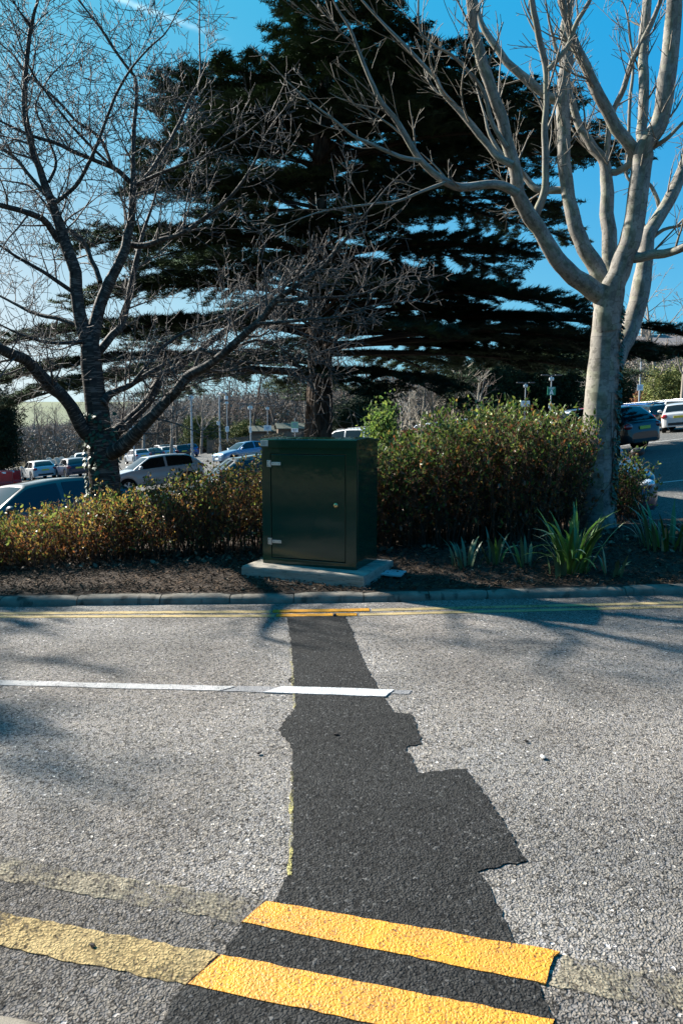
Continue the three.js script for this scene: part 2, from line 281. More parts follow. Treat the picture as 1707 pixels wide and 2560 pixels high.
const matYellow = std(0xffffff, .62, opt(paintTone(.50, .215, .008, 71, 1), .0034)), matYellowFar = std(0xffffff, .7, opt(paintTone(.44, .21, .016, 72, .6), .004));
const matYellowOld = std(0xffffff, .85, opt(paintTone(.30, .225, .10, 73, 1), .004, { alphaMap: rep(alphaOld, 1 / TILE), transparent: true }));
const matYellowFaint = std(0xffffff, .85, opt(paintTone(.24, .21, .145, 74, 1), .004, { alphaMap: rep(alphaFaint, 1 / TILE), transparent: true }));
const matYellowPale = std(0xffffff, .8, opt(paintTone(.34, .26, .12, 75, 1), .004, { alphaMap: rep(alphaWhite, 1 / TILE), transparent: true }));
const matWhite = std(0xffffff, .7, opt(paintTone(.45, .45, .44, 76, .6), .004)), matWhiteOld = std(0xffffff, .8, opt(paintTone(.34, .33, .31, 77, 1), .005, { alphaMap: rep(alphaWhite, 1 / TILE), transparent: true })), matWhiteFaint = std(0xffffff, .8, opt(paintTone(.21, .205, .195, 78, 1), .005, { alphaMap: rep(alphaWhite, 1 / TILE), transparent: true }));
const band = (path, w) => [...path.map(([x, z]) => [x, z - w / 2]), ...path.slice().reverse().map(([x, z]) => [x, z + w / 2])];
slab('painted_line', rough([[-.247, -2.081], [.65, -1.86], [.625, -1.842], [.60, -1.80], [.572, -1.742], [-.314, -1.985]], .03, .0022, 11), .001, .0062, matYellow, 'fresh bright yellow no parking line, upper one in the foreground');
slab('painted_line', rough([[-.357, -1.85], [.56, -1.625], [.48, -1.515], [-.43, -1.742]], .03, .0022, 12), .001, .0062, matYellow, 'fresh bright yellow no parking line at the bottom edge');
slab('painted_line', rough([[-.252, -2.085], [-.322, -1.985], [-4, -2.89], [-4, -3.0]], .03, .006, 13), .0012, .0022, matYellowFaint, 'almost worn away grey yellow line left of the fresh upper line');
slab('painted_line', rough([[-.362, -1.853], [-.438, -1.742], [-4, -2.62], [-4, -2.74]], .03, .006, 14), .0012, .0022, matYellowOld, 'worn dull yellow line left of the fresh bottom line');
slab('painted_line', rough([[.66, -1.855], [.58, -1.742], [4, -.9], [4, -1.01]], .03, .008, 15), .0012, .0022, matYellowFaint, 'worn yellow traces right of the fresh upper line');
const L1 = (x) => piece([[-9, -5.35], [-3, -5.635], [-.53, -5.70], [.25, -5.75], [3.05, -6.005], [9, -6.72]], x), L2 = (x) => piece([[-9, -5.25], [-3, -5.53], [-.53, -5.57], [.15, -5.60], [3.05, -5.87], [9, -6.58]], x);
const run = (f, a, b) => range(a, b, .25).map((x) => [x, f(x)]);
slab('painted_line', rough(band(run(L1, -9, -.60), .075), .05, .004, 16), .0012, .0022, matYellowPale, 'faded pale yellow line by the kerb, left of the patch');
slab('painted_line', rough(band(run(L2, -9, -.56), .07), .05, .004, 17), .0012, .0022, matYellowPale, 'faded pale yellow line further from the kerb, left of the patch');
slab('painted_line', rough(band(run(L1, -.585, .24), .085), .05, .003, 18), .002, .0045, matYellowFar, 'short repainted yellow line by the kerb below the cabinet');
slab('painted_line', rough(band(run(L2, -.545, .13), .08), .05, .003, 19), .002, .0045, matYellowFar, 'short repainted yellow line second from the kerb below the cabinet');
slab('painted_line', rough(band(run(L1, .26, 9), .075), .05, .004, 20), .0012, .0022, matYellowPale, 'faded pale yellow line by the kerb, right of the patch');
slab('painted_line', rough(band(run(L2, .15, 9), .07), .05, .004, 21), .0012, .0022, matYellowPale, 'faded pale yellow line further from the kerb, right of the patch');
slab('painted_line', rough([dd(650, 1578), dd(905, 1586), dd(885, 1602), dd(605, 1592)], .04, .003, 22), .002, .006, matWhite, 'bright white centre line repainted across the patch');
slab('painted_line', rough([[-6, -4.36], [-.64, -3.985], [-.73, -3.915], [-6, -4.27]], .05, .004, 23), .0012, .0022, matWhiteOld, 'worn white centre line running off to the left');
slab('painted_line', rough([[-.63, -3.984], [-.36, -3.977], [-.47, -3.885], [-.72, -3.914]], .03, .006, 24), .0012, .0022, matWhiteFaint, 'ghost of the white line left of the repainted piece');
slab('painted_line', rough([[.325, -3.925], [.42, -3.92], [.40, -3.87], [.29, -3.87]], .03, .006, 25), .0012, .0022, matWhiteFaint, 'ghost of the white line right of the repainted piece');
slab('sealant_line', rough([z3(505, 1080), z3(522, 1080), z3(522, 1456), dd(674, 1935), dd(670, 2012), dd(662, 2012), dd(664, 1935), z3(500, 1456), z3(496, 1300)], .03, .005, 26), .003, .004, std(0xffffff, .85, opt(paintTone(.36, .32, .12, 79, 1), .004, { alphaMap: rep(alphaFaint, 1 / TILE), transparent: true })), 'broken yellowish seal along the left edge of the patch');
slab('sealant_line', rough([z3(495, 380), z3(510, 380), z3(524, 520), z3(530, 720), z3(520, 720), z3(512, 520)], .03, .004, 27), .003, .004, std(0xffffff, .85, opt(paintTone(.36, .32, .15, 80, 1), .004, { alphaMap: rep(alphaFaint, 1 / TILE), transparent: true })), 'yellowish seal beside the patch near the kerb');
{ // grit lying on the road
  const rnd = rng(91), mat = std(lin(.035, .03, .027), .8);
  const spots = [[595, 1733, .010, 'dark clod on the pale road left of the patch'], [772, 1690, .011, 'flat dark chip lying on the upper part of the patch'], [1207, 1705, .010, 'dark clod on the road right of the patch'], [213, 2176, .008, 'small black stone on the worn yellow line'], [1245, 1742, .014, 'pale stone chip on the road right of the patch', 1], [768, 1415, .02, 'dead leaf by the faded yellow lines', 0]];
  for (const [u, v, s, label, pale] of spots) {
    const g = new THREE.IcosahedronGeometry(s, 1), p = g.attributes.position; for (let i = 0; i < p.count; i++) { const n = .75 + .5 * hash2(Math.round(p.getX(i) * 900), Math.round(p.getZ(i) * 900), Math.round(p.getY(i) * 900)); p.setXYZ(i, p.getX(i) * n * 1.25, p.getY(i) * n * .5, p.getZ(i) * n * .8); } g.computeVertexNormals();
    const q = onYD(u, v); const m = part('stone', g, pale ? std(lin(.45, .43, .4), .8) : mat, scene); m.position.set(q.x, .006 + s * .3, q.z); m.rotation.y = rnd() * 6; tag(m, label, 'stone', 'grit on the road');
  }
}
// ------------------------------------------------------------------ green roadside cabinet on its plinth
{
  const wavy = texture(256, (i, j) => { const v = fbm(i / 64, j / 64, 81, 3, 4) * .7 + .3 * fbm(i / 12, j / 12, 82, 2, 0); return [v, v, v]; }, false);
  const dust = texture(256, (i, j) => { const v = .05 + .07 * fbm(i / 32, j / 32, 83, 4, 8) + .02 * hash2(i, j, 84); return [v, v, v]; }, false);
  const green = phys(lin(.006, .034, .020), 1, { roughnessMap: dust, bumpMap: wavy, bumpScale: .0012, specularIntensity: 1, ior: 1.52 });
  const inner = std(lin(.004, .005, .005), .9), steel = std(lin(.62, .61, .58), .38, { metalness: .85, bumpMap: concBump, bumpScale: .0004 }), brass = std(lin(.72, .55, .26), .28, { metalness: 1 }), pinMat = std(lin(.3, .3, .3), .4, { metalness: .9 });
  const turn = -22.45 * Math.PI / 180;
  const c = thing('utility_cabinet', 'dark glossy green roadside cabinet with one locked door on a concrete plinth', 'cabinet', null, [-.3285, .2, -6.661], turn);
  const W = .51, H = 1.24, D = .6;
  const bx = new RoundedBoxGeometry(2 * W, H, D - .034, 3, .01); bx.translate(0, H / 2, -(D + .034) / 2); part('body', bx, green, c);
  const dl = -.405, dr = .392, db = .068, dt = 1.105;
  const fr = new THREE.Shape([[-W, 0], [W, 0], [W, H], [-W, H]].map((p) => new THREE.Vector2(...p)));
  fr.holes.push(new THREE.Path([[dl - .006, db - .006], [dl - .006, dt + .006], [dr + .006, dt + .006], [dr + .006, db - .006]].map((p) => new THREE.Vector2(...p))));
  const fg = new THREE.ExtrudeGeometry(fr, { depth: .028, bevelEnabled: true, bevelSize: .003, bevelThickness: .003, bevelOffset: -.003, bevelSegments: 2 }); fg.translate(0, 0, -.031); part('front_frame', fg, green, c);
  const ib = new THREE.BoxGeometry(2 * W - .05, H - .05, .004); ib.translate(0, H / 2, -.0335); part('inner_panel', ib, inner, c);
  const dg = new RoundedBoxGeometry(dr - dl, dt - db, .026, 3, .005); dg.translate((dl + dr) / 2, (db + dt) / 2, -.015); const door = part('door', dg, green, c);
  for (const y of [1.012, .228]) {
    const plate = new RoundedBoxGeometry(.036, .066, .004, 2, .0015).translate(dl - .026, y, .0005), barrel = new THREE.CylinderGeometry(.0065, .0065, .068, 12).translate(dl - .003, y, .005), strap = new RoundedBoxGeometry(.102, .032, .004, 2, .0015).translate(dl + .058, y, .0015);
    const h = part('hinge', mergeGeometries([plate, barrel, strap].map((g) => g.index ? g.toNonIndexed() : g)), steel, door);
    for (const [x, y2] of [[.025, 0], [.088, 0], [-.032, .02], [-.032, -.02]]) part('rivet', new THREE.SphereGeometry(.0055, 10, 6).scale(1, 1, .5).translate(dl + x, y + y2, .004), pinMat, h);
  }
  const lock = part('lock', new THREE.LatheGeometry([[0, .02], [.011, .02], [.017, .018], [.0225, .012], [.025, .004], [.025, 0]].map((p) => new THREE.Vector2(...p)), 28).rotateX(Math.PI / 2).translate(.296, .622, -.002), brass, door);
  part('keyhole', new THREE.CylinderGeometry(.006, .006, .003, 14).rotateX(Math.PI / 2).translate(.296, .622, .018), pinMat, lock);
  // lid: shallow pitched cap with a turned-down front lip
  const sh = new THREE.Shape([[.016, -.07], [.016, .006], [.006, .016], [-D * .5, .034], [-D - .006, .012], [-D - .006, -.012], [.002, -.012], [.002, -.07]].map((p) => new THREE.Vector2(...p)));
  const lg = new THREE.ExtrudeGeometry(sh, { depth: 2 * W + .004, bevelEnabled: true, bevelSize: .003, bevelThickness: .003, bevelOffset: -.003, bevelSegments: 2 }); lg.rotateY(-Math.PI / 2); lg.translate(W + .002, H, 0);
  const lid = part('lid', lg, green, c);
  part('rating_plate', new RoundedBoxGeometry(.086, .06, .003, 2, .001).translate(-W + .042, H - .026, .018), std(lin(.50, .48, .44), .5, { metalness: .5 }), lid);
  part('plate_print', mergeGeometries(range(0, 5, 1).map((k) => new THREE.BoxGeometry(.05 - .008 * (k % 3), .0022, .0006).translate(-W + .042 - .004 * (k % 3), H - .010 - .0065 * k, .0198))), std(lin(.16, .15, .13), .7), lid);

  // plinth, cast in place, slightly uneven
  const g = new THREE.BoxGeometry(1.31, .19, .86, 40, 8, 26), p = g.attributes.position;
  for (let i = 0; i < p.count; i++) {
    let x = p.getX(i), y = p.getY(i), z = p.getZ(i); const ex = .655 - Math.abs(x), ez = .43 - Math.abs(z), ey = .095 - y;
    const e = Math.min(ex, ez); if (e < .02 && ey < .02) { const r = .012; if (e < .001 && ey < .001) { y -= r * .6; x -= ex < .001 ? Math.sign(x) * r * .6 : 0; z -= ez < .001 ? Math.sign(z) * r * .6 : 0; } }
    const n = (a, b) => (fbm(a * 9, b * 9, 85, 4) - .5) * .008; if (ey < .001) y += n(x, z); if (ex < .001) x += n(z, y) * 1.6; if (ez < .001) z += n(x, y) * 1.6;
    p.setXYZ(i, x, y, z);
  }
  g.computeVertexNormals();
  const pm = texture(512, (i, j) => { const v = .26 + .18 * (fbm(i / 60, j / 60, 86, 5) - .5) + .05 * (hash2(i, j, 87) - .5) - .10 * smooth(.62, .75, fbm(i / 24, j / 24, 88, 4)); return [toS(v * 1.12), toS(v), toS(v * .82)]; });
  const pl = part('plinth', g, std(0xffffff, .9, { map: pm, bumpMap: concBump, bumpScale: .003 }), scene); tag(pl, 'pale rough concrete plinth under the green cabinet', 'plinth');
  pl.position.set(-.3285, .104, -6.661).add(V(.005, 0, .19 - .43).applyAxisAngle(V(0, 1, 0), turn)); pl.rotation.y = turn;
  const cv = part('access_cover', new RoundedBoxGeometry(.22, .02, .24, 2, .004), std(lin(.42, .43, .44), .5, { bumpMap: concBump, bumpScale: .001 }), scene); cv.position.copy(onYD(903, 1316, .115)); cv.rotation.y = -.35; tag(cv, 'small pale square cover lying on the mulch right of the plinth', 'cover');
}
// ------------------------------------------------------------------ trees in the bed
const cherryBark = texture(512, (i, j) => {
  const x = i / 512, y = j / 512, band = fbm(x * 3, y * 46, 101, 3, 0), l = smooth(.56, .66, vnoise(x * 7 + 13 * Math.floor(y * 60), y * 60, 102)) * (hash2(Math.floor(x * 9), Math.floor(y * 60), 103) > .5 ? 1 : 0), n = fbm(x * 14, y * 20, 104, 4);
  const v = .036 + .044 * (band - .5) + .034 * (n - .5) + .07 * l; return [toS(v * 1.14), toS(v), toS(v * .86)];
});
const cherryBump = texture(512, (i, j) => { const x = i / 512, y = j / 512, v = .7 * fbm(x * 3, y * 46, 101, 3, 0) + .3 * fbm(x * 20, y * 30, 105, 3); return [v, v, v]; }, false);
const paleBark = texture(1024, (i, j) => {
  const x = i / 1024, y = j / 1024, n = fbm(x * 6, y * 5, 111, 5, 0), f = fbm(x * 60, y * 40, 112, 3), ring = smooth(.965, 1, 1 - Math.abs(((y * 7 + .10 * fbm(x * 5, y * 3, 113, 3)) % 1) - .5) * .5) * smooth(.42, .66, fbm(x * 3, y * 9, 114, 3));
  const spots = Math.max(smooth(.64, .72, fbm(x * 26, y * 22, 115, 3)), .8 * smooth(.62, .70, fbm(x * 7, y * 11, 118, 4))), moss = smooth(.56, .72, fbm(x * 4 + 9, y * 4, 116, 4));
  const v = (.205 + .18 * (n - .5) + .10 * (f - .5)) * (1 - .35 * ring) * (1 - .38 * spots); return [toS(v * (1.06 - .10 * moss)), toS(v * (.975 - .02 * moss)), toS(v * (.85 - .14 * moss))];
}, true);
const paleBump = texture(512, (i, j) => { const x = i / 512, y = j / 512, ring = smooth(.965, 1, 1 - Math.abs(((y * 7 + .10 * fbm(x * 5, y * 3, 113, 3)) % 1) - .5) * .5), v = .5 * fbm(x * 30, y * 24, 117, 4) + .3 * fbm(x * 6, y * 5, 111, 4) + .35 * ring; return [v, v, v]; }, false);
const matCherry = std(0xffffff, .72, { map: rep(cherryBark, 1, 1), bumpMap: rep(cherryBump, 1, 1), bumpScale: .005 });
const matTwig = std(lin(.10, .088, .08), .72), matPale = std(0xffffff, .8, { map: paleBark, bumpMap: rep(paleBump, 1, 1), bumpScale: .0022 }), matPaleTwig = std(lin(.165, .145, .118), .7);

function limbPath(list, conv, sc, d0, d1) {                // list of [X, Y, width?] measured on an enlargement, depth d0..d1
  const n = list.length, w = list.map((q) => q[2] ?? -1);
  for (let i = 0; i < n; i++) if (w[i] < 0) { let a = i; while (a >= 0 && list[a][2] === undefined) a--; let b = i; while (b < n && list[b][2] === undefined) b++; w[i] = b < n ? lerp(list[a][2], list[b][2], (i - a) / (b - a)) : list[a][2] * Math.pow(.8, i - a); }
  const dep = list.map((q, i) => q[3] ?? lerp(d0, d1, i / (n - 1))), P = list.map((q, i) => at(...conv(q[0], q[1]), dep[i]));
  const c = new THREE.CatmullRomCurve3(P, false, 'centripetal'), L = c.getLength(), m = Math.max(6, Math.ceil(L / .09)), pts = [], rad = [];
  for (let k = 0; k <= m; k++) {
    const t = k / m, p = c.getPoint(t), f = t * (n - 1), i = Math.min(n - 2, Math.floor(f)); pts.push(p); rad.push(lerp(w[i], w[i + 1], f - i) / sc / 2 * lerp(dep[i], dep[i + 1], f - i) / 1706.67);
  }
  return { pts, rad, L };
}
function knobbly(T, l, seed, amp, sides) {                 // limb with swellings
  const rad = l.rad.map((r, k) => { const b = 1 + amp * (vnoise(k * .45, seed, 3) - .5) * 2; return r > .03 ? (a) => r * (b + amp * .8 * (vnoise(k * .35 + 5, a * 1.3 + seed, 4, 0) - .5) * Math.sin(a * .5)) : r * b; });
  const pts = l.pts.map((p, k) => p.clone().add(V((vnoise(k * .5, seed, 5) - .5), (vnoise(k * .5, seed, 6) - .5), (vnoise(k * .5, seed, 7) - .5)).multiplyScalar(Math.min(.03, l.rad[k] * .5))));
  T.add(pts, rad, sides); return pts;
}
function sprout(T, l, o, rnd, t0 = .15, dens = 3, len = 1) {
  const m = Math.round(l.L * dens);
  for (let c = 0; c < m; c++) {
    const t = t0 + (1 - t0) * (c + rnd()) / m, k = Math.min(l.pts.length - 2, Math.floor(t * (l.pts.length - 1))), d = l.pts[k + 1].clone().sub(l.pts[k]).normalize();
    const dir = sideways(d, o.ang * (.75 + .6 * rnd()), rnd); dir.y += o.lift ?? 0; dir.normalize();
    grow(T, l.pts[k], dir, len * (.45 + .9 * rnd()) * (1.1 - .4 * t), clamp(l.rad[k] * .4, o.rmin * 1.4, o.rtop), 2, o, rnd);
  }
  const e = l.pts.length - 1, d = l.pts[e].clone().sub(l.pts[e - 1]).normalize(); if (l.rad[e] < .03) grow(T, l.pts[e], d, len * .7, l.rad[e], 2, o, rnd);
}
{
  const z6 = (X, Y) => [X / 1.742, Y / 1.742], zs = (X, Y) => [X / 2.613, Y / 2.613], z1 = (X, Y) => [X / 2.24, 850 + Y / 2.24], og = (X, Y) => [X, Y];
  const t = thing('cherry_tree', 'bare cherry tree with dark banded bark and a tangle of twigs behind the left hedge', 'tree');
  const T = new Tubes(); knobbly(T, limbPath([[263, 1335, 92], [262, 1290, 80], [261, 1200, 74], [259, 1150, 74], [254, 1110, 74], [246, 1070, 62], [241, 1029, 54], [232, 939, 51], [226, 880, 48], [222, 850, 42]], og, 1, 8.6, 8.55), 1, .06, 18); part('trunk', T.geo(), matCherry, t);
  const A = [
    [[[590, 2290, 90], [545, 2130, 82], [505, 1900, 78], [480, 1760, 74], [415, 1570, 72], [375, 1440, 62], [330, 1300, 54], [262, 1120, 46], [215, 970, 42], [182, 830, 38], [165, 680, 32], [168, 500, 27], [190, 300, 24], [205, 180, 22], [228, 80, 18], [250, 0, 15], [265, -160, 8]], zs, 2.613, 8.55, 8.0],
    [[[205, 185, 16], [170, 130], [120, 60], [85, 0], [50, -90, 7]], zs, 2.613, 8.1, 7.9],
    [[[600, 2240, 86], [640, 2050, 74], [690, 1880, 68], [770, 1750, 62], [820, 1620, 56], [845, 1500, 50], [865, 1350, 44], [870, 1230, 40], [870, 1050, 26], [875, 850, 24], [890, 650, 22], [880, 500, 20], [840, 450], [770, 350], [690, 230, 15], [610, 120], [540, 30], [480, -70, 8]], zs, 2.613, 8.6, 8.9],
    [[[880, 1215, 30], [940, 1170], [1010, 1080, 24], [1080, 970], [1140, 870], [1180, 790, 20], [1245, 645], [1305, 525, 14], [1305, 300], [1305, 0, 7]], zs, 2.613, 8.8, 9.3],
    [[[885, 1215, 26], [980, 1160], [1080, 1120, 20], [1180, 1080], [1360, 1010], [1560, 910, 12], [1740, 760, 6]], zs, 2.613, 8.8, 8.0],
    [[[860, 1200, 34], [760, 1110, 30], [640, 1060], [500, 1000, 26], [380, 940], [220, 890, 20], [80, 830], [0, 790], [-110, 740, 9]], zs, 2.613, 8.8, 8.0],
    [[[740, 1095, 22], [650, 900], [500, 790, 18], [380, 660], [280, 570, 16], [180, 480], [90, 360], [0, 280, 10], [-70, 190, 6]], zs, 2.613, 8.7, 9.4],
    [[[745, 1095, 18], [560, 920], [420, 760, 15], [270, 560], [200, 450], [100, 200, 8]], zs, 2.613, 8.7, 7.9],
    [[[830, 1600, 40], [960, 1600, 36], [1080, 1560], [1180, 1530, 30], [1350, 1410], [1460, 1330, 22], [1575, 1200], [1680, 1020, 14], [1725, 900, 8]], zs, 2.613, 8.8, 8.1],
    [[[600, 2330, 60], [700, 2230, 52], [790, 2130, 46], [830, 2000, 44], [860, 1850, 40], [895, 1680, 34], [950, 1480, 22], [1010, 1300, 14], [1060, 1100, 8]], zs, 2.613, 8.7, 9.8],
    [[[385, 1570, 40], [280, 1430, 38], [150, 1380], [0, 1340, 32], [-160, 1290, 20]], zs, 2.613, 8.4, 7.6],
    [[[330, 1300, 28], [200, 1150, 24], [110, 1040], [0, 960, 20], [-120, 880, 10]], zs, 2.613, 8.3, 8.8],
    [[[480, 1910, 28], [340, 1810, 26], [220, 1740], [100, 1670, 20], [0, 1600], [-120, 1540, 9]], zs, 2.613, 8.5, 7.7],
    [[[510, 2120, 30], [380, 2080, 27], [240, 2050], [130, 2000, 20], [0, 1930], [-110, 1880, 9]], zs, 2.613, 8.5, 9.2],
    [[[560, 2230, 30], [430, 2240, 24], [280, 2230], [130, 2180, 16], [-40, 2100, 8]], zs, 2.613, 8.5, 7.6],
    [[[375, 1320, 26], [490, 1220, 24], [560, 1110], [620, 980, 20], [700, 770, 18], [760, 620, 16], [830, 490], [880, 420, 12], [990, 300], [1080, 220], [1170, 60, 6]], zs, 2.613, 8.3, 7.7],
    [[[320, 1190, 22], [370, 1070, 18], [340, 960], [280, 830, 14], [235, 690], [330, 500], [450, 380, 6]], zs, 2.613, 8.3, 8.9],
    [[[660, 1840, 34], [600, 1700, 32], [560, 1600], [480, 1520, 28], [400, 1480], [300, 1330, 16], [180, 1210], [30, 1180, 8]], zs, 2.613, 8.6, 9.4],
    [[[236, 1105, 36], [214, 1082, 35], [178, 1020, 33], [134, 970, 30], [89, 921, 28], [58, 895, 27], [22, 881, 26], [-10, 862, 24], [-80, 830, 20], [-170, 770, 12]], og, 1, 8.6, 7.3],
    [[[262, 1112, 34], [290, 1080, 29], [312, 1064, 26], [357, 1020, 24], [393, 962, 22], [402, 939, 21], [446, 917, 18], [504, 872, 15], [570, 820, 12], [650, 765, 9], [730, 700, 6], [800, 660, 4]], og, 1, 8.6, 9.9],
    [[[270, 1135, 42], [295, 1126, 38], [339, 1087, 30], [393, 1029, 25], [429, 988, 23], [469, 939, 22], [513, 917, 21], [558, 886, 19], [598, 850, 18], [649, 804, 17], [690, 752, 15], [746, 712, 13], [804, 672, 11], [838, 631, 9], [880, 580, 7], [925, 520, 5]], og, 1, 8.55, 7.1],
    [[[258, 1010, 24], [286, 979, 17], [330, 961, 14], [379, 930, 12], [430, 905, 9], [510, 880, 6], [590, 872, 4]], og, 1, 8.5, 9.2],
    [[[560, 886, 8], [640, 850, 7], [718, 882, 6], [753, 930, 5], [778, 962, 5], [788, 985, 4.5], [786, 1005, 4]], og, 1, 8.0, 8.6],
    [[[640, 810, 9], [760, 800, 7], [860, 790, 5], [960, 760, 4]], og, 1, 7.4, 7.3],
    [[[690, 752, 9], [800, 745, 7], [900, 735, 5], [985, 700, 4]], og, 1, 7.4, 8.0],
    [[[500, 872, 10], [600, 905, 7], [690, 905, 5], [800, 880, 4]], og, 1, 8.0, 8.3],
    [[[330, 960, 9], [430, 850, 8], [560, 790, 6], [680, 730, 4]], og, 1, 8.6, 9.0],
  ];
  const tw = new Tubes(), rnd = rng(2024), o = { seg: [.055, .07, .09], dens: [0, 10, 8.5], ang: .95, wob: .24, up: .55, bend: 2.2, rmin: .0033, rtop: .012, lift: .1 };
  A.forEach((a, i) => { const l = limbPath(...a), L = new Tubes(); knobbly(L, l, i + 3, .07, l.rad[0] > .06 ? 12 : 8); part('limb', L.geo(), matCherry, t); sprout(tw, l, o, rnd, i < 4 || i === 18 ? .25 : .12, i >= 18 ? 8.0 : 6.0, i >= 18 ? .82 : .9); });
  part('twigs', tw.geo(), matTwig, t, 'stuff'); console.log('cherry tris', tw.i.length / 3);

  const zr = (X, Y) => [807 + X / 1.742, Y / 1.742];
  const r = thing('pale_barked_tree', 'bare tree with smooth pale grey bark and several stems behind the right hedge', 'tree');
  const RT = new Tubes(); knobbly(RT, limbPath([[1486, 1400, 112], [1488, 1300, 96], [1489, 1240, 86], [1492, 1180, 80], [1496, 1100, 82], [1500, 1029, 80], [1506, 950, 74], [1510, 880, 68], [1514, 820, 67], [1517, 770, 68], [1518, 745, 62], [1519, 728, 40]], og, 1, 9, 9), 5, .05, 24); part('trunk', RT.geo(), matPale, r);
  const S = 1.742, B = [
    [[[1240, 1310, 96], [1190, 1275, 84], [1110, 1215, 74], [1040, 1150, 68], [960, 1030, 62], [900, 940, 60], [855, 850, 56], [830, 720, 50], [790, 560, 47], [740, 420, 45], [690, 250, 43], [655, 130, 40], [640, 0, 38], [625, -160, 30], [600, -330, 18]], zr, S, 9.0, 7.6],
    [[[845, 845, 40], [790, 815, 36], [690, 805, 34], [600, 815, 34], [530, 790, 32], [430, 700, 27], [380, 620, 25], [310, 510, 22], [250, 440, 20], [215, 370, 18], [160, 230, 14], [120, 130, 12], [60, 30, 9], [20, -60, 6]], zr, S, 8.2, 7.4],
    [[[430, 700, 18], [330, 680, 16], [230, 635, 14], [140, 595, 12], [60, 530, 10], [-60, 440, 7], [-150, 360, 5]], zr, S, 7.8, 7.9],
    [[[530, 795, 15], [440, 830, 12], [330, 875, 10], [200, 890, 9], [0, 920, 7], [-120, 960, 4]], zr, S, 7.9, 7.5],
    [[[825, 720, 32], [750, 670, 29], [690, 600, 27], [640, 540, 25], [590, 480, 22], [520, 400, 19], [490, 340, 18], [460, 310, 17], [400, 240, 15], [330, 170, 13], [250, 90, 10], [170, 0, 8], [110, -80, 5]], zr, S, 8.2, 8.6],
    [[[800, 640, 22], [740, 540, 18], [700, 400, 16], [650, 330, 14], [560, 240, 12], [470, 190, 10], [420, 130, 9], [415, 0, 7]], zr, S, 8.2, 7.6],
    [[[925, 945, 34], [945, 890, 34], [965, 830, 31], [970, 700, 27], [965, 560, 26], [970, 440, 25], [970, 310, 26], [940, 180, 25], [925, 80, 24], [905, -20, 22], [880, -160, 14]], zr, S, 8.6, 7.9],
    [[[980, 305, 22], [1060, 210, 20], [1100, 110, 19], [1160, 0, 17], [1210, -120, 12]], zr, S, 8.1, 7.7],
    [[[1225, 1260, 76], [1190, 1170, 66], [1135, 1080, 60], [1100, 980, 57], [1072, 850, 55], [1052, 700, 54], [1052, 550, 53], [1047, 400, 50], [1060, 250, 45], [1058, 100, 40], [1078, 0, 36], [1110, -150, 26]], zr, S, 9.1, 9.2],
    [[[1050, 450, 40], [980, 420, 36], [920, 370, 34], [850, 320, 32], [790, 260, 30], [740, 190, 27], [690, 110, 22], [665, 0, 18], [640, -120, 11]], zr, S, 9.2, 9.5],
    [[[1070, 832, 30], [1000, 830, 28], [930, 822, 27], [870, 760, 24], [800, 700, 20], [730, 600, 15], [700, 490, 10]], zr, S, 9.2, 9.7],
    [[[1245, 1260, 70], [1252, 1180, 66], [1250, 1100, 62], [1240, 950, 58], [1235, 800, 50], [1222, 700, 42], [1170, 640, 36], [1120, 560, 33], [1085, 450, 28], [1060, 350, 22], [1010, 200, 14]], zr, S, 9.2, 9.6],
    [[[1232, 700, 24], [1245, 560, 22], [1262, 490, 22], [1300, 400, 23], [1340, 280, 23], [1380, 200, 22], [1440, 80, 20], [1475, -20, 17], [1500, -150, 11]], zr, S, 9.4, 9.0],
    [[[1235, 745, 30], [1280, 745, 28], [1335, 712, 28], [1370, 690, 24]], zr, S, 9.4, 9.1],
    [[[1236, 1430, 112], [1243, 1360, 110], [1258, 1280, 100], [1285, 1190, 90], [1320, 1090, 86], [1350, 1000, 84], [1372, 850, 84], [1388, 700, 82], [1400, 640, 74], [1440, 570, 70], [1470, 500, 70], [1500, 350, 68], [1520, 150, 63], [1527, 0, 58], [1535, -200, 42]], zr, S, 8.95, 8.3],
    [[[1370, 690, 56], [1335, 635, 50], [1270, 540, 46], [1210, 430, 43], [1160, 320, 40], [1110, 220, 37], [1060, 90, 33], [1035, -20, 28], [1010, -150, 18]], zr, S, 8.7, 8.2],
    [[[1388, 680, 46], [1386, 600, 40], [1390, 480, 40], [1395, 300, 41], [1400, 150, 38], [1410, 0, 34], [1425, -180, 24]], zr, S, 8.8, 9.4],
    [[[1340, 1120, 46], [1400, 1115, 40], [1460, 1108, 37], [1520, 1093, 35], [1575, 1072, 33], [1680, 1000, 24], [1780, 880, 14]], zr, S, 8.8, 8.0],
    [[[1265, 1600, 84], [1300, 1510, 80], [1345, 1410, 77], [1385, 1250, 73], [1402, 1140, 66], [1410, 1040, 58], [1470, 930, 54], [1540, 800, 48], [1585, 690, 42], [1640, 560, 32], [1720, 380, 18]], zr, S, 9.1, 9.9],
    [[[1470, 920, 18], [1420, 800, 14], [1330, 780, 12], [1330, 640, 12], [1335, 430, 14], [1350, 300, 12], [1330, 100, 8]], zr, S, 9.9, 10.4],
    [[[1400, 1060, 20], [1480, 1000, 14], [1560, 980, 10], [1640, 930, 6]], zr, S, 9.6, 9.2],
    [[[1440, 640, 22], [1500, 600, 16], [1570, 530, 12], [1650, 470, 7]], zr, S, 8.6, 8.0],
  ];
  const pt = new Tubes(), o2 = { seg: [.06, .08, .11], dens: [0, 6.0, 5.6], ang: .68, wob: .22, up: .75, bend: 1.6, rmin: .0034, rtop: .015, lift: .1 };
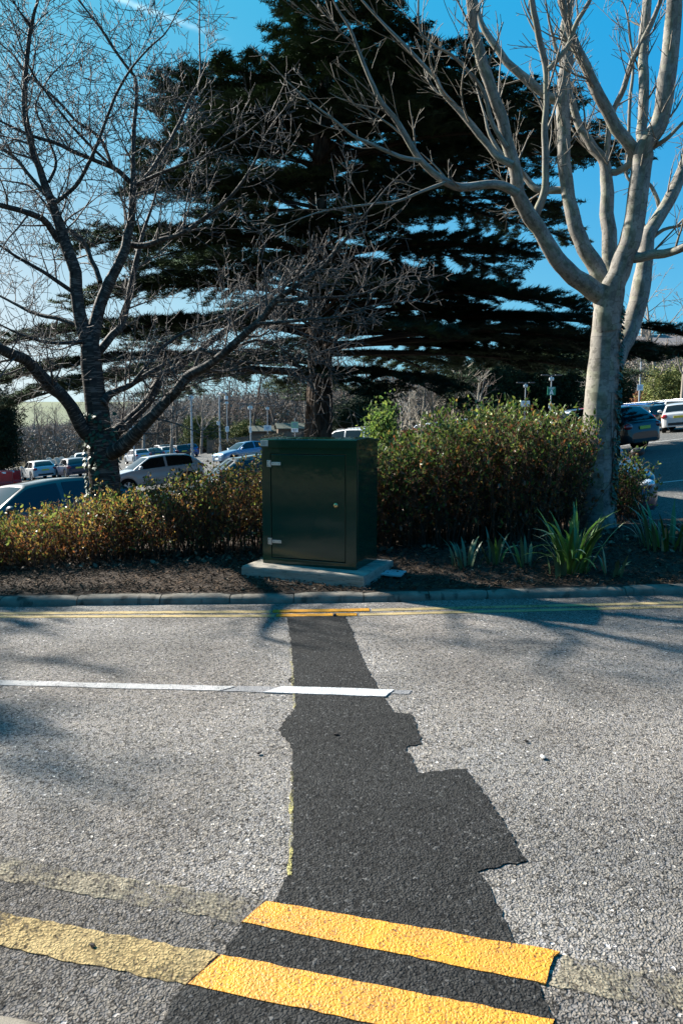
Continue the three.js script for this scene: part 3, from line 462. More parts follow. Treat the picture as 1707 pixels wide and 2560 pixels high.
  B.forEach((a, i) => { const l = limbPath(...a), L = new Tubes(); knobbly(L, l, i + 40, .055, l.rad[0] > .06 ? 16 : 9); part('limb', L.geo(), matPale, r); sprout(pt, l, o2, rnd, [0, 8, 11, 14, 18].includes(i) ? .42 : .18, l.rad[0] > .12 ? 1.7 : 2.9, .92); });
  part('twigs', pt.geo(), matPaleTwig, r, 'stuff'); console.log('pale tris', pt.i.length / 3);
}
// ivy on both trunks
const ivyLeaf = (() => { const s = new THREE.Shape([[0, -.5], [.32, -.42], [.5, -.05], [.26, .08], [.16, .3], [0, .52], [-.16, .3], [-.26, .08], [-.5, -.05], [-.32, -.42]].map((p) => new THREE.Vector2(...p))); const g = new THREE.ShapeGeometry(s), p = g.attributes.position; for (let i = 0; i < p.count; i++) p.setZ(i, -.25 * Math.abs(p.getX(i))); g.computeVertexNormals(); return g; })();
function ivy(label, axis, h0, h1, rad, a0, a1, n, seed) {
  const g = thing('ivy', label, 'ivy'), rnd = rng(seed), L = [], C = [], M = new THREE.Matrix4(), T = new Tubes();
  for (let s = 0; s < 7; s++) { let a = lerp(a0, a1, rnd()); const pts = [], rr = []; for (let k = 0; k <= 14; k++) { const h = lerp(h0, lerp(h0, h1, .5 + .5 * rnd() * .3), k / 14), r = rad(h) + .008; a += (rnd() - .5) * .25; const c = axis(h); pts.push(V(c.x + Math.sin(a) * r, h, c.z + Math.cos(a) * r)); rr.push(.007 * (1 - .6 * k / 14)); } T.add(pts, rr, 5); }
  part('stem', T.geo(), std(lin(.06, .045, .035), .9), g);
  for (let k = 0; k < n; k++) {
    const h = lerp(h0, h1, Math.pow(rnd(), 1.5)), a = lerp(a0, a1, clamp(.5 + (rnd() + rnd() - 1) * .62)), r = rad(h) + .012 + .025 * rnd(), c = axis(h), s = .035 + .04 * rnd();
    const q = new THREE.Quaternion().setFromEuler(new THREE.Euler(-.3 - .5 * rnd(), a + (rnd() - .5) * 1.2, (rnd() - .5) * 2.4, 'YXZ')); L.push(M.clone().compose(V(c.x + Math.sin(a) * r, h, c.z + Math.cos(a) * r), q, V(s, s, s)));
    const t = rnd(); C.push(lin(.016 + .022 * t, .036 + .04 * t, .014 + .012 * t));
  }
  instanced('leaves', ivyLeaf, std(0xffffff, .62, { side: THREE.DoubleSide }), L, g, C);
}
{
  const line = (a, b) => (h) => { const t = (h - a.y) / (b.y - a.y); return V(lerp(a.x, b.x, t), h, lerp(a.z, b.z, t)); };
  const p0 = at(1489, 1240, 9), p1 = at(1514, 820, 9); ivy('dark ivy climbing the right side of the pale trunk', line(p0, p1), .1, 3.1, (h) => piece([[0, .235], [1.5, .215], [3, .18]], h), .55, 1.75, 620, 7);
  const c0 = at(262, 1290, 8.6), c1 = at(254, 1110, 8.6); ivy('ivy leaves around the foot of the cherry trunk', line(c0, c1), 0, 1.75, (h) => piece([[0, .20], [1.5, .19]], h), -2.6, 2.0, 420, 8);
}
// ------------------------------------------------------------------ the big cedar
{
  const base = V(-1.0, carPark(-1, -25) - .1, -25), rnd = rng(31), T = new Tubes(), H = 21;
  const t = thing('cedar_tree', 'huge dark cedar with tiered flat boughs standing behind the cabinet', 'tree');
  const axis = (h) => V(base.x + .03 * h + .12 * Math.sin(h * .5), base.y + h, base.z + .1 * Math.sin(h * .7)), tr = (h) => Math.max(.03, .50 * (1 - h / H) + .05 + .25 * Math.exp(-h * 2.2));
  const tp = [], rr = []; for (let k = 0; k <= 60; k++) { const h = H * k / 60; tp.push(axis(h)); rr.push(((hh, kk) => (a) => tr(hh) * (1 + .07 * (vnoise(a * 3.2, hh * 1.2, 5) - .5) * Math.sin(a / 2) * 2))(h, k)); }
  T.add(tp, rr, 22);
  const bark = texture(512, (i, j) => { const x = i / 512, y = j / 512, f = Math.abs(fbm(x * 22, y * 3.2, 121, 3) - .5) * 4, v = .028 + .055 * clamp(f) + .03 * (fbm(x * 60, y * 30, 122, 3) - .5); return [toS(v * 1.35), toS(v), toS(v * .78)]; }), barkB = texture(512, (i, j) => { const x = i / 512, y = j / 512, v = clamp(Math.abs(fbm(x * 22, y * 3.2, 121, 3) - .5) * 4); return [v, v, v]; }, false);
  const mb = std(0xffffff, .95, { map: rep(bark, 1, .5), bumpMap: rep(barkB, 1, .5), bumpScale: .05 }); part('trunk', T.geo(), mb, t);
  // spread of the crown at each height, to the left and to the right
  const RL = (h) => piece([[3, 10.8], [4.3, 11.6], [5.5, 10.9], [7, 9.3], [8.3, 9.2], [10.4, 7.8], [12.1, 6.4], [13, 5.0], [13.7, 5.6], [14.3, 3.0], [15, 2.5], [16.3, 1.9], [18, 1.4], [21, .3]], h), RR = (h) => piece([[3, 10], [4.2, 13.4], [5.5, 10.8], [7, 10], [9, 10.2], [11.8, 11], [12.8, 7.4], [13.7, 7.4], [14.4, 4.4], [15, 4.0], [16.3, 3.6], [18, 2.3], [21, .3]], h);
  const tuft = (() => {                                    // a spray of needles, flattened
    const r = rng(9), P = [], N = [];
    for (let k = 0; k < 34; k++) {
      const a = r() * 6.283, e = (r() - .25) * .9, L = .10 + .11 * r(), s = r() - .5, d = V(Math.cos(a) * Math.cos(e), Math.sin(e), Math.sin(a) * Math.cos(e)), o = V(Math.cos(a) * .05 * r(), .02 * r(), s * .34), w = V(-d.z, 0, d.x).multiplyScalar(.012 + .007 * r());
      w.y += (r() - .5) * .012; const c = o.clone().addScaledVector(d, L); P.push(o.x - w.x, o.y - w.y, o.z - w.z, o.x + w.x, o.y + w.y, o.z + w.z, c.x, c.y, c.z);
      const n = V(d.x * .3, 1, d.z * .3).normalize(); for (let m = 0; m < 3; m++) N.push(n.x, n.y, n.z);
    }
    const g = new THREE.BufferGeometry(); g.setAttribute('position', new THREE.Float32BufferAttribute(P, 3)); g.setAttribute('normal', new THREE.Float32BufferAttribute(N, 3)); return g;
  })();
  const L = [], C = [], M = new THREE.Matrix4(), W = new Tubes();
  const put = (p, dir, s) => { const q = new THREE.Quaternion().setFromEuler(new THREE.Euler((rnd() - .5) * .5, Math.atan2(dir.x, dir.z) + (rnd() - .5) * .8, (rnd() - .5) * .5, 'YXZ')); L.push(M.clone().compose(p, q, V(s, s * (.8 + .4 * rnd()), s * 1.1))); const k = rnd(), y = rnd() < .18 ? .5 : 0; C.push(lin(.024 + .028 * k + .035 * y, .042 + .042 * k + .04 * y, .025 + .018 * k)); };
  let n = 0;
  const bough = (h, az, len, droop, rise = .22) => {
    const s = axis(h), r0 = clamp(len * .0125, .03, .13), pts = [s.clone()], rad = [r0], m = Math.ceil(len / .32), step = len / m; let a = az, p = s.clone();
    for (let k = 1; k <= m; k++) { const f = k / m; a += (rnd() - .5) * .11; const sl = rise * (1 - f * 1.5) - droop * f * f; p = p.clone().add(V(Math.sin(a) * step, sl * step, Math.cos(a) * step)); pts.push(p); rad.push(Math.max(.012, r0 * (1 - .85 * f))); }
    W.add(pts, rad, 5);
    for (let k = Math.max(1, Math.round(m * .30)); k <= m; k++) {
      const f = k / m, d = pts[k].clone().sub(pts[k - 1]).normalize();
      for (const sd of k === m ? [0, -1, 1] : [-1, 1]) {
        if (rnd() < .17) continue;
        const w = (k === m ? .5 : .35 + 1.5 * Math.sin(Math.min(1, f * 1.1) * 2.5) * Math.min(1, len / 6)) * (.55 + .75 * rnd()), ang = sd * (.75 + .5 * rnd()), dx = d.x * Math.cos(ang) + d.z * Math.sin(ang), dz = -d.x * Math.sin(ang) + d.z * Math.cos(ang), sn = Math.max(2, Math.round(w / .2)); let q = pts[k].clone(); const sp = [q.clone()], sr = [.012]; let dy = .10 - .1 * rnd();
        for (let c = 1; c <= sn; c++) {
          dy -= .035; q = q.clone().add(V((dx + (rnd() - .5) * .5) * w / sn, dy * w / sn, (dz + (rnd() - .5) * .5) * w / sn)); sp.push(q); sr.push(.009 - .005 * c / sn);
          const dir = V(dx, 0, dz); for (let e = 0; e < 2; e++) put(q.clone().add(V((rnd() - .5) * .26, .03 + (rnd() - .5) * .08, (rnd() - .5) * .26)), dir, .85 + .5 * rnd());
        }
        W.add(sp, sr, 3); n++;
      }
      put(pts[k].clone().add(V(0, .06, 0)), d, 1 + .4 * rnd()); if (f > .75) put(pts[k].clone().add(V((rnd() - .5) * .2, .04, (rnd() - .5) * .2)), d, 1.1);
    }
  };
  const tiers = [4.2, 5.6, 7.0, 8.4, 9.8, 11.2, 12.3, 13.5, 14.6, 15.6, 16.6, 17.7, 19]; let q = 0;
  for (const h0 of tiers) { const m = h0 > 14 ? 7 : h0 > 6 ? 10 : 8; for (let k = 0; k < m; k++) {
    q++; const h = h0 + (rnd() - .5) * .45, az = (k + .5 * rnd()) / m * 6.283 + h0 * 1.7, side = Math.sin(az), R = lerp(RL(h0), RR(h0), .5 + .5 * side), depthK = 1 - .34 * Math.abs(Math.cos(az));
    bough(h - .3 + (h0 < 6 && side > .2 ? .8 : 0), az, R * depthK * (.70 + .34 * rnd()), .10 + .22 * (1 - h / 20) + .06 * rnd(), .14 + .12 * rnd());
  } }
  for (let k = 0; k < 8; k++) bough(19.4 + k * .18, k * 2.4, 1.2 - .1 * k, .1, .5);
  bough(5.0, 1.47, 13.8, .20, .06); bough(5.7, 1.36, 12.4, .18, .08); bough(5.4, 1.75, 11.0, .22, .08); bough(4.7, 1.62, 12.8, .14, .04); bough(4.4, -1.5, 12, .36, .08); bough(4.0, -1.2, 11, .45, .05); bough(3.9, .75, 6.2, .62, .05); bough(4.0, .35, 5.2, .7, .02); bough(5.6, -1.8, 11.2, .2, .10); bough(11.4, 1.5, 10.8, .10, .08); bough(13.4, -1.55, 6.2, .08, .08); bough(12.2, 1.75, 10, .12, .12); bough(13.3, 1.5, 8.6, .06, .08);
  part('branches', W.geo(), mb, t, 'stuff'); instanced('crown', tuft, std(0xffffff, .8, { side: THREE.DoubleSide }), L, t, C); console.log('cedar tufts', L.length, 'sprays', n, W.i.length / 3);
}
// ------------------------------------------------------------------ hedges and plants of the bed
const smallLeaf = (() => { const P = [], I = [], n = 4; for (let k = 0; k <= n; k++) { const t = k / n, w = Math.sin(Math.PI * Math.pow(t, .8)) * .23 + .004, y = t - .1, z = -.22 * t * t; P.push(-w, y, z + .10 * w * 3, 0, y, z, w, y, z + .10 * w * 3); } for (let k = 0; k < n; k++) for (let c = 0; c < 2; c++) { const a = k * 3 + c; I.push(a, a + 1, a + 3, a + 3, a + 1, a + 4); } const g = new THREE.BufferGeometry(); g.setAttribute('position', new THREE.Float32BufferAttribute(P, 3)); g.setIndex(I); g.computeVertexNormals(); return g; })();
const matLeaf = phys(0xffffff, .95, { side: THREE.DoubleSide, transmission: .58, thickness: 0, specularIntensity: .3 }), matLeafWaxy = std(0xffffff, .5, { side: THREE.DoubleSide });
const matStem = std(lin(.085, .055, .038), .85);
const aim = (rnd, up) => { const d = V(rnd() - .5, rnd() - .5 + up, rnd() - .5).normalize(); return lookQ(d, rnd() * 6.28); };
function hedge(label, x0, x1, top, base, zf, zb, nLeaf, nStem, palette, seed, size) {
  const g = thing('hedge', label, 'hedge'), rnd = rng(seed), L = [], C = [], T = new Tubes(), M = new THREE.Matrix4();
  const lump = (x, z) => .16 * (fbm(x * 2.1, z * 2.1, seed, 3) - .5) + .12 * (fbm(x * 6, z * 6, seed + 1, 2) - .5);
  const sprays = [];
  for (let k = 0; k < nStem; k++) {
    const x = lerp(x0, x1, rnd()), f = rnd(), z = lerp(zf(x), zb(x), f), b = base(x, z), h = (top(x) + lump(x, z) - b) * (.72 + .30 * rnd()); let p = V(x, b - .03, z), d = V((rnd() - .5) * .35, 1, (rnd() - .5) * .35 + (f < .4 ? .12 : 0)).normalize();
    const pts = [p.clone()], rr = [.0055], m = 6; for (let c = 1; c <= m; c++) { d.x += (rnd() - .5) * .28; d.z += (rnd() - .5) * .28; d.normalize(); p = p.clone().addScaledVector(d, h / m); pts.push(p); rr.push(.0055 * (1 - .7 * c / m)); }
    T.add(pts, rr, 4);
    for (let c = 1; c <= m; c++) { if (c > 1) sprays.push([pts[c], d.clone()]); if (rnd() < .95) { const q = sideways(d, .5 + .5 * rnd(), rnd), l = .10 + .16 * rnd(), e = pts[c].clone().addScaledVector(q, l); T.add([pts[c], pts[c].clone().addScaledVector(q, l * .5).add(V(0, .01, 0)), e], [.0028, .0024, .0016], 3); sprays.push([e, q]); sprays.push([pts[c].clone().addScaledVector(q, l * .5), q]); } }
  }
  part('stems', T.geo(), matStem, g, 'stuff');
  for (let k = 0; k < nLeaf; k++) {
    const [p, d] = sprays[Math.floor(rnd() * sprays.length)], q = p.clone().add(V((rnd() - .5) * .065, (rnd() - .5) * .065, (rnd() - .5) * .065)), s = size * (.6 + .8 * rnd()), hr = clamp((q.y - base(q.x, q.z)) / (top(q.x) - base(q.x, q.z)));
    if (hr < .07 && rnd() < .6) continue;
    L.push(M.clone().compose(q, aim(rnd, .45), V(s, s, s))); C.push(palette(hr, rnd, fbm(q.x * 3, q.y * 3 + q.z, seed + 7, 3)));
  }
  const w = Math.floor(L.length * .14); instanced('leaves', smallLeaf, matLeaf, L.slice(w), g, C.slice(w)); instanced('waxy_leaves', smallLeaf, matLeafWaxy, L.slice(0, w), g, C.slice(0, w)); console.log('hedge', L.length, T.i.length / 3); return g;
}
const GREEN = [.062, .105, .02], LIME = [.165, .20, .042], GOLD = [.23, .155, .038], RUST = [.18, .07, .024], DRY = [.085, .04, .02];
const pick = (w, rnd) => { let s = w.reduce((a, q) => a + q[1], 0) * rnd(); for (const [c, k] of w) if ((s -= k) <= 0) { const v = .7 + .6 * rnd(); return lin(c[0] * v, c[1] * v, c[2] * v); } return lin(...w[0][0]); };
const hx = (u) => (u - 784) / 1568 * 8.15;
const topLeft = (x) => piece([[-8, .25], [hx(-60), .34], [hx(0), .42], [hx(60), .48], [hx(200), .68], [hx(280), .78], [hx(400), .92], [hx(500), 1.07], [hx(590), 1.17], [hx(700), 1.2]], x);
const topRight = (x) => piece([[hx(700), 1.2], [hx(870), 1.32], [hx(950), 1.42], [hx(1000), 1.55], [hx(1050), 1.65], [hx(1100), 1.75], [hx(1160), 1.81], [hx(1330), 1.74], [hx(1400), 1.6], [hx(1470), 1.3], [4.4, 1.05]], x);
hedge('low olive and rust leaved hedge around the cherry trunk, left of the cabinet', -6, -.62, topLeft, bed, (x) => piece([[-6, -6.9], [-4, -7.15], [-2, -7.6], [-.6, -7.75]], x), (x) => -8.75, 46000, 1000, (h, r, n) => pick([[GREEN, .14 + .4 * h * h], [LIME, .06 + .7 * h * h], [GOLD, .9], [RUST, 1.5 * (1.15 - h) + (n - .5)], [DRY, .7 * (1.15 - h)]], r), 301, .039);
hedge('taller hedge with green tops and red brown stems, right of the cabinet', -.1, 3.0, topRight, bed, (x) => piece([[0, -7.75], [2.2, -7.8], [3.0, -8.45]], x), (x) => -9.25, 50000, 1050, (h, r, n) => pick([[GREEN, .1 + 2.6 * h * h], [LIME, .06 + 1.5 * h * h * h], [GOLD, .25], [RUST, 1.9 * (1.12 - h) + (n - .5) * .6], [DRY, 1.2 * (1.1 - h)]], r), 302, .050);
hedge('ragged end of the hedge behind the pale trunk, beside the dark blue car', 3.0, 4.15, (x) => piece([[3, 1.62], [3.6, 1.35], [4.15, .95]], x), bed, (x) => -9.15, (x) => -9.75, 4600, 150, (h, r) => pick([[GREEN, 1.2 * h + .2], [LIME, .4 * h], [RUST, .5 * (1.1 - h)], [DRY, .8 * (1.1 - h)]], r), 303, .047);

function bush(name, label, category, c, R, n, size, palette, seed, group, geo = smallLeaf, mat = matLeaf, lumpy = 9) {
  const g = thing(name, label, category, group, [c.x, c.y, c.z]), rnd = rng(seed), L = [], C = [], M = new THREE.Matrix4(), T = new Tubes(), cs = [];
  for (let k = 0; k < lumpy; k++) { const a = rnd() * 6.28, e = Math.pow(rnd(), .7), r = Math.sqrt(rnd()) * .62; cs.push([V(Math.cos(a) * r * R.x * (1.15 - .5 * e), R.y * (.22 + .66 * e), Math.sin(a) * r * R.z * (1.15 - .5 * e)), .30 + .18 * rnd()]); }
  for (const [p] of cs) { const m = p.clone().multiplyScalar(.5); m.y *= .9; T.add([V(0, -.1, 0), m, p], [R.y * .02, R.y * .012, R.y * .006], 5); }
  part('trunk', T.geo(), matStem, g);
  for (let k = 0; k < n; k++) {
    const [p, s] = cs[Math.floor(rnd() * cs.length)], d = V(rnd() - .5, rnd() - .5, rnd() - .5).normalize().multiplyScalar(Math.pow(rnd(), .45) * s * (.8 + .5 * rnd())), q = V(p.x + d.x * R.x * 1.2, Math.max(.02, p.y + d.y * R.y * .75), p.z + d.z * R.z * 1.2), z = size * (.6 + .8 * rnd());
    L.push(M.clone().compose(q, aim(rnd, .25), V(z, z, z))); C.push(palette(rnd, q.y / R.y));
  }
  instanced('crown', geo, mat, L, g, C); return g;
}
const bp = (u, z) => { const x = (u - 784) / 1568 * -z; return V(x, carPark(x, z) - .03, z); };
bush('evergreen_bush', 'bright green loose bush just behind the cabinet', 'bush', V(.72, carPark(.72, -12.6) - .05, -12.6), V(.62, 2.15, .6), 5200, .075, (r) => pick([[[.10, .17, .035], 1], [[.19, .24, .05], .7], [[.05, .09, .022], .8]], r), 311, undefined, smallLeaf, matLeaf, 14);

// strap-leaved clumps
const matBlade = phys(lin(.10, .22, .03), .8, { side: THREE.DoubleSide, transmission: .5, thickness: 0 }), matBlade2 = std(lin(.07, .115, .055), .45, { side: THREE.DoubleSide }), matBlade3 = std(lin(.05, .105, .022), .36, { side: THREE.DoubleSide }), matBladeDry = std(lin(.30, .24, .13), .7, { side: THREE.DoubleSide });
function blade(len, w, curve, twist) {
  const P = [], I = [], n = 9; for (let k = 0; k <= n; k++) { const t = k / n, a = curve * t * t, y = len * (Math.sin(Math.min(1.5, a * .9)) / Math.max(.001, a * .9) || 1) * t * Math.cos(a * .35), o = len * t * Math.sin(a * .8) * .9, ww = w * (t < .7 ? .75 + .35 * Math.sin(t / .7 * 2) : 1.05 * (1 - t) / .3) * .5 + .0006, tw = twist * t; P.push(-ww * Math.cos(tw), y, o - ww * Math.sin(tw) + ww * .35, 0, y, o, ww * Math.cos(tw), y, o + ww * Math.sin(tw) + ww * .35); }
  for (let k = 0; k < n; k++) for (let c = 0; c < 2; c++) { const a = k * 3 + c; I.push(a, a + 1, a + 3, a + 3, a + 1, a + 4); }
  const g = new THREE.BufferGeometry(); g.setAttribute('position', new THREE.Float32BufferAttribute(P, 3)); g.setIndex(I); g.computeVertexNormals(); return g;
}
const blades = []; { const r = rng(12); for (let k = 0; k < 12; k++) blades.push(blade(.5 * (.75 + .5 * r()), .024 + .012 * r(), (.12 + 1.25 * Math.pow(k / 11, 1.6)), (r() - .5) * 1.2)); }
function clump(label, x, z, n, spread, scale, bright, seed) {
  const g = thing('strap_leaf_plant', label, 'plant', 'strap leaved plants in the bed', [x, bed(x, z) - .01, z]), rnd = rng(seed);
  for (let k = 0; k < n; k++) {
    const m = part('leaf', blades[Math.floor(rnd() * (rnd() < .6 ? 7 : 12))], rnd() < .05 ? matBladeDry : rnd() < bright ? (rnd() < .6 ? matBlade : matBlade3) : matBlade2, g), a = rnd() * 6.28, r = Math.sqrt(rnd()) * spread;
    m.position.set(Math.cos(a) * r, 0, Math.sin(a) * r * .8); m.rotation.set(.04 + .32 * rnd() * (.3 + r / spread), a === 0 ? 0 : Math.PI / 2 - a + (rnd() - .5) * 1.1, 0, 'YXZ'); const s = scale * (.65 + .55 * rnd()); m.scale.set(1 + .3 * rnd(), s, s);
  }
}
clump('large bright green strap leaved clump in front of the pale trunk', 2.36, -6.84, 84, .15, 1.08, .95, 401);
clump('grey green sparse strap leaved clump, leftmost in the bed', 1.28, -6.92, 13, .16, .62, .1, 402);
clump('small upright grey green strap leaved tuft, second from the cabinet', 1.62, -7.05, 9, .10, .66, .1, 403);
clump('thin strap leaved tuft with one tall pale leaf, third from the cabinet', 1.93, -6.98, 9, .11, .72, .2, 404);
clump('dark strap leaved clump at the right edge beside the car nose', 3.62, -7.5, 46, .3, .85, .55, 405);
clump('dark strap leaved clump at the far right edge, nearest the frame', 4.05, -7.35, 40, .26, .85, .5, 406);
clump('low drooping strap leaved tuft at the foot of the bright clump', 2.2, -6.72, 10, .16, .45, .2, 407);
clump('flat starry strap leaved tuft right of the bright clump', 2.72, -6.72, 9, .13, .45, .3, 408);
// ------------------------------------------------------------------ cars
const KINDS = {
  hatch: { L: 4.2, W: 1.76, H: 1.48, belt: .93, hood: .99, nose: .74, wb: .98, wt: .22, re: -1.42, tb: -1.98, deck: 1.0, ax: [1.27, -1.31], R: .315, sill: .24, split: -.42 },
  saloon: { L: 4.65, W: 1.8, H: 1.46, belt: .93, hood: .98, nose: .74, wb: 1.05, wt: .28, re: -.95, tb: -1.68, deck: 1.03, ax: [1.42, -1.28], R: .32, sill: .24, split: -.35 },
  suv: { L: 4.55, W: 1.86, H: 1.68, belt: 1.06, hood: 1.08, nose: .86, wb: 1.08, wt: .42, re: -1.55, tb: -2.12, deck: 1.08, ax: [1.38, -1.33], R: .365, sill: .31, split: -.42 },
  small: { L: 3.72, W: 1.69, H: 1.42, belt: .93, hood: .95, nose: .76, wb: .86, wt: .42, re: -1.46, tb: -1.74, deck: .95, ax: [1.2, -1.27], R: .31, sill: .23, split: -.55 },
  estate: { L: 4.65, W: 1.8, H: 1.52, belt: .95, hood: .99, nose: .75, wb: 1.05, wt: .28, re: -1.85, tb: -2.2, deck: 1.0, ax: [1.4, -1.3], R: .32, sill: .24, split: -.4 },
};
function grid(fn, nu, nv) { const P = [], I = []; for (let j = 0; j <= nv; j++) for (let i = 0; i <= nu; i++) { const p = fn(i / nu, j / nv); P.push(p.x, p.y, p.z); } for (let j = 0; j < nv; j++) for (let i = 0; i < nu; i++) { const a = j * (nu + 1) + i, b = a + nu + 1; I.push(a, b, a + 1, a + 1, b, b + 1); } const g = new THREE.BufferGeometry(); g.setAttribute('position', new THREE.Float32BufferAttribute(P, 3)); g.setIndex(I); g.computeVertexNormals(); return g; }
const carCache = {};
function carShape(kind) {
  if (carCache[kind]) return carCache[kind];
  const k = KINDS[kind], h = k.L / 2, hw = k.W / 2;
  const topY = (x) => { let y = x > k.wb ? lerp(k.nose, k.hood, Math.pow(clamp((h - x) / (h - k.wb)), .62)) : x > k.tb ? Math.max(k.belt, lerp(k.deck, k.hood, smooth(k.tb, k.wb, x)) - .01) : k.deck; const ef = h - x, er = x + h; if (ef < .16) y = lerp(.56, y, Math.sqrt(1 - Math.pow(1 - ef / .16, 2))); if (er < .14) y = lerp(.70, y, Math.sqrt(1 - Math.pow(1 - er / .14, 2))); return y; };
  const plan = (x) => { const e = h - Math.abs(x), r = x > 0 ? .34 : .24; return hw * (1 - .07 * Math.pow(Math.abs(x) / h, 4)) * (e < r ? .74 + .26 * Math.sqrt(1 - Math.pow(1 - e / r, 2)) : 1); };
  const low = (x) => { let s = k.sill; const e = h - Math.abs(x); if (e < .3) s += .06 * (1 - e / .3); for (const a of k.ax) { const d = Math.abs(x - a), R = k.R * 1.17; if (d < R) s = Math.max(s, k.R + Math.sqrt(R * R - d * d) - .02); } return s; };
  const xs = []; for (let i = 0; i <= 84; i++) { const t = i / 84; xs.push(-h + k.L * (t - Math.sin(t * 2 * Math.PI) * .06)); }
  const sec = (x) => { const s = low(x), t = topY(x), w = plan(x), b = t - .055; return [[s, w * .93], [s + Math.min(.05, (b - s) * .2), w * .985], [s + (b - s) * .45, w * 1.0], [s + (b - s) * .72, w * .99], [b - .012, w * .965], [b + .018, w * .93], [t - .004, w * .80], [t + .012, w * .42], [t + .016, 0]]; };
  const body = grid((u, v) => { const x = xs[Math.round(v * 84)], q = sec(x), i = Math.round(u * 16), m = i <= 8 ? i : 16 - i; return V(x, q[m][0], (i <= 8 ? -1 : 1) * q[m][1]); }, 16, 84);
  const cap = (x, s) => { const q = sec(x), P = [x, (q[0][0] + q[8][0]) / 2, 0], I = []; for (let i = 0; i <= 16; i++) { const m = i <= 8 ? i : 16 - i; P.push(x, q[m][0], (i <= 8 ? -1 : 1) * q[m][1]); } for (let i = 1; i <= 16; i++) I.push(0, s > 0 ? i + 1 : i, s > 0 ? i : i + 1); I.push(0, s > 0 ? 1 : 17, s > 0 ? 17 : 1); const g = new THREE.BufferGeometry(); g.setAttribute('position', new THREE.Float32BufferAttribute(P, 3)); g.setIndex(I); g.computeVertexNormals(); return g; };
  // cabin
  const cab = (x) => x > k.wt ? lerp(k.hood - .02, k.H - .05, Math.pow(clamp((k.wb - x) / (k.wb - k.wt)), .92)) : x > k.re ? k.H - .05 + .05 * Math.sin(Math.PI * clamp((x - k.re) / (k.wt - k.re)) * .9 + .15) - .06 * smooth(-.2, -1.6, x) * .5 : lerp(k.deck - .01, cabRe, Math.pow(clamp((x - k.tb) / (k.re - k.tb)), .75));
  const cabRe = k.H - .05 + .05 * Math.sin(.15) - .06 * smooth(-.2, -1.6, k.re) * .5;
  const wB = (x) => plan(x) * .925, wT = (x) => lerp(wB(x) * .97, hw * .70, smooth(0, 1, (cab(x) - k.belt) / (k.H - k.belt)));
  const bY = (x) => Math.min(k.belt - .02, cab(x) - .005), side = (x, t, s, o = 0) => V(x, lerp(bY(x), cab(x) - .03, t) , s * (lerp(wB(x), wT(x), Math.pow(t, 1.25)) + o));
  const cxs = []; for (let i = 0; i <= 46; i++) cxs.push(lerp(k.tb - .01, k.wb + .01, i / 46));
  const cabin = grid((u, v) => { const x = cxs[Math.round(v * 46)], i = Math.round(u * 12), m = i <= 6 ? i : 12 - i, s = i <= 6 ? -1 : 1; if (m <= 3) return side(x, m / 3, s); const f = (m - 3) / 3; return V(x, cab(x) - .03 + .03 * Math.sin(f * Math.PI / 2), s * wT(x) * (1 - f) * (1 + .0 * f)); }, 12, 46);
  const win = (x0, x1, s) => grid((u, v) => { const x = lerp(x0, x1, u), t = lerp(.10, .90, v); const p = side(x, t, s, .006); return p; }, 10, 5);
  const scr = (x0, x1, o) => grid((u, v) => { const x = lerp(x0, x1, v), f = (u - .5) * 1.8, y = cab(x) - .03 + .03 * Math.sin((1 - Math.abs(f)) * Math.PI / 2) + .008; return V(x + o, y, f * wT(x) * .98); }, 10, 6);
  const pillar = .05, wins = []; for (const s of [-1, 1]) { const a = lerp(k.wb, k.wt, .42), b = lerp(k.tb, k.re, .72); wins.push(win(a, k.split + pillar, s), win(k.split - pillar, b, s)); }
  const wheel = { tyre: new THREE.LatheGeometry([[.62, -.09], [.86, -.10], [.97, -.085], [1, -.05], [1, .05], [.97, .085], [.86, .10], [.62, .09]].map(([r, z]) => new THREE.Vector2(r * k.R, z)), 28).rotateX(Math.PI / 2) };
  const spokes = [new THREE.CylinderGeometry(k.R * .16, k.R * .16, .05, 12).rotateX(Math.PI / 2), new THREE.TorusGeometry(k.R * .62, k.R * .055, 6, 24)]; for (let i = 0; i < 5; i++) { const a = i / 5 * Math.PI * 2; for (const e of [-.13, .13]) spokes.push(new THREE.BoxGeometry(k.R * .6, k.R * .10, .03).translate(k.R * .34, 0, 0).rotateZ(a + e)); }
  wheel.rim = mergeGeometries(spokes.map((g) => { const q = g.index ? g.toNonIndexed() : g; return q; })).translate(0, 0, .06); wheel.disc = new THREE.CylinderGeometry(k.R * .64, k.R * .64, .02, 24).rotateX(Math.PI / 2);
  const under = new THREE.BoxGeometry(k.L - .5, .34, k.W - .42).translate(0, k.sill + .22, 0);
  const blob = (x, y, z, a, b, c) => new THREE.SphereGeometry(1, 16, 10).scale(a, b, c).translate(x, y, z);
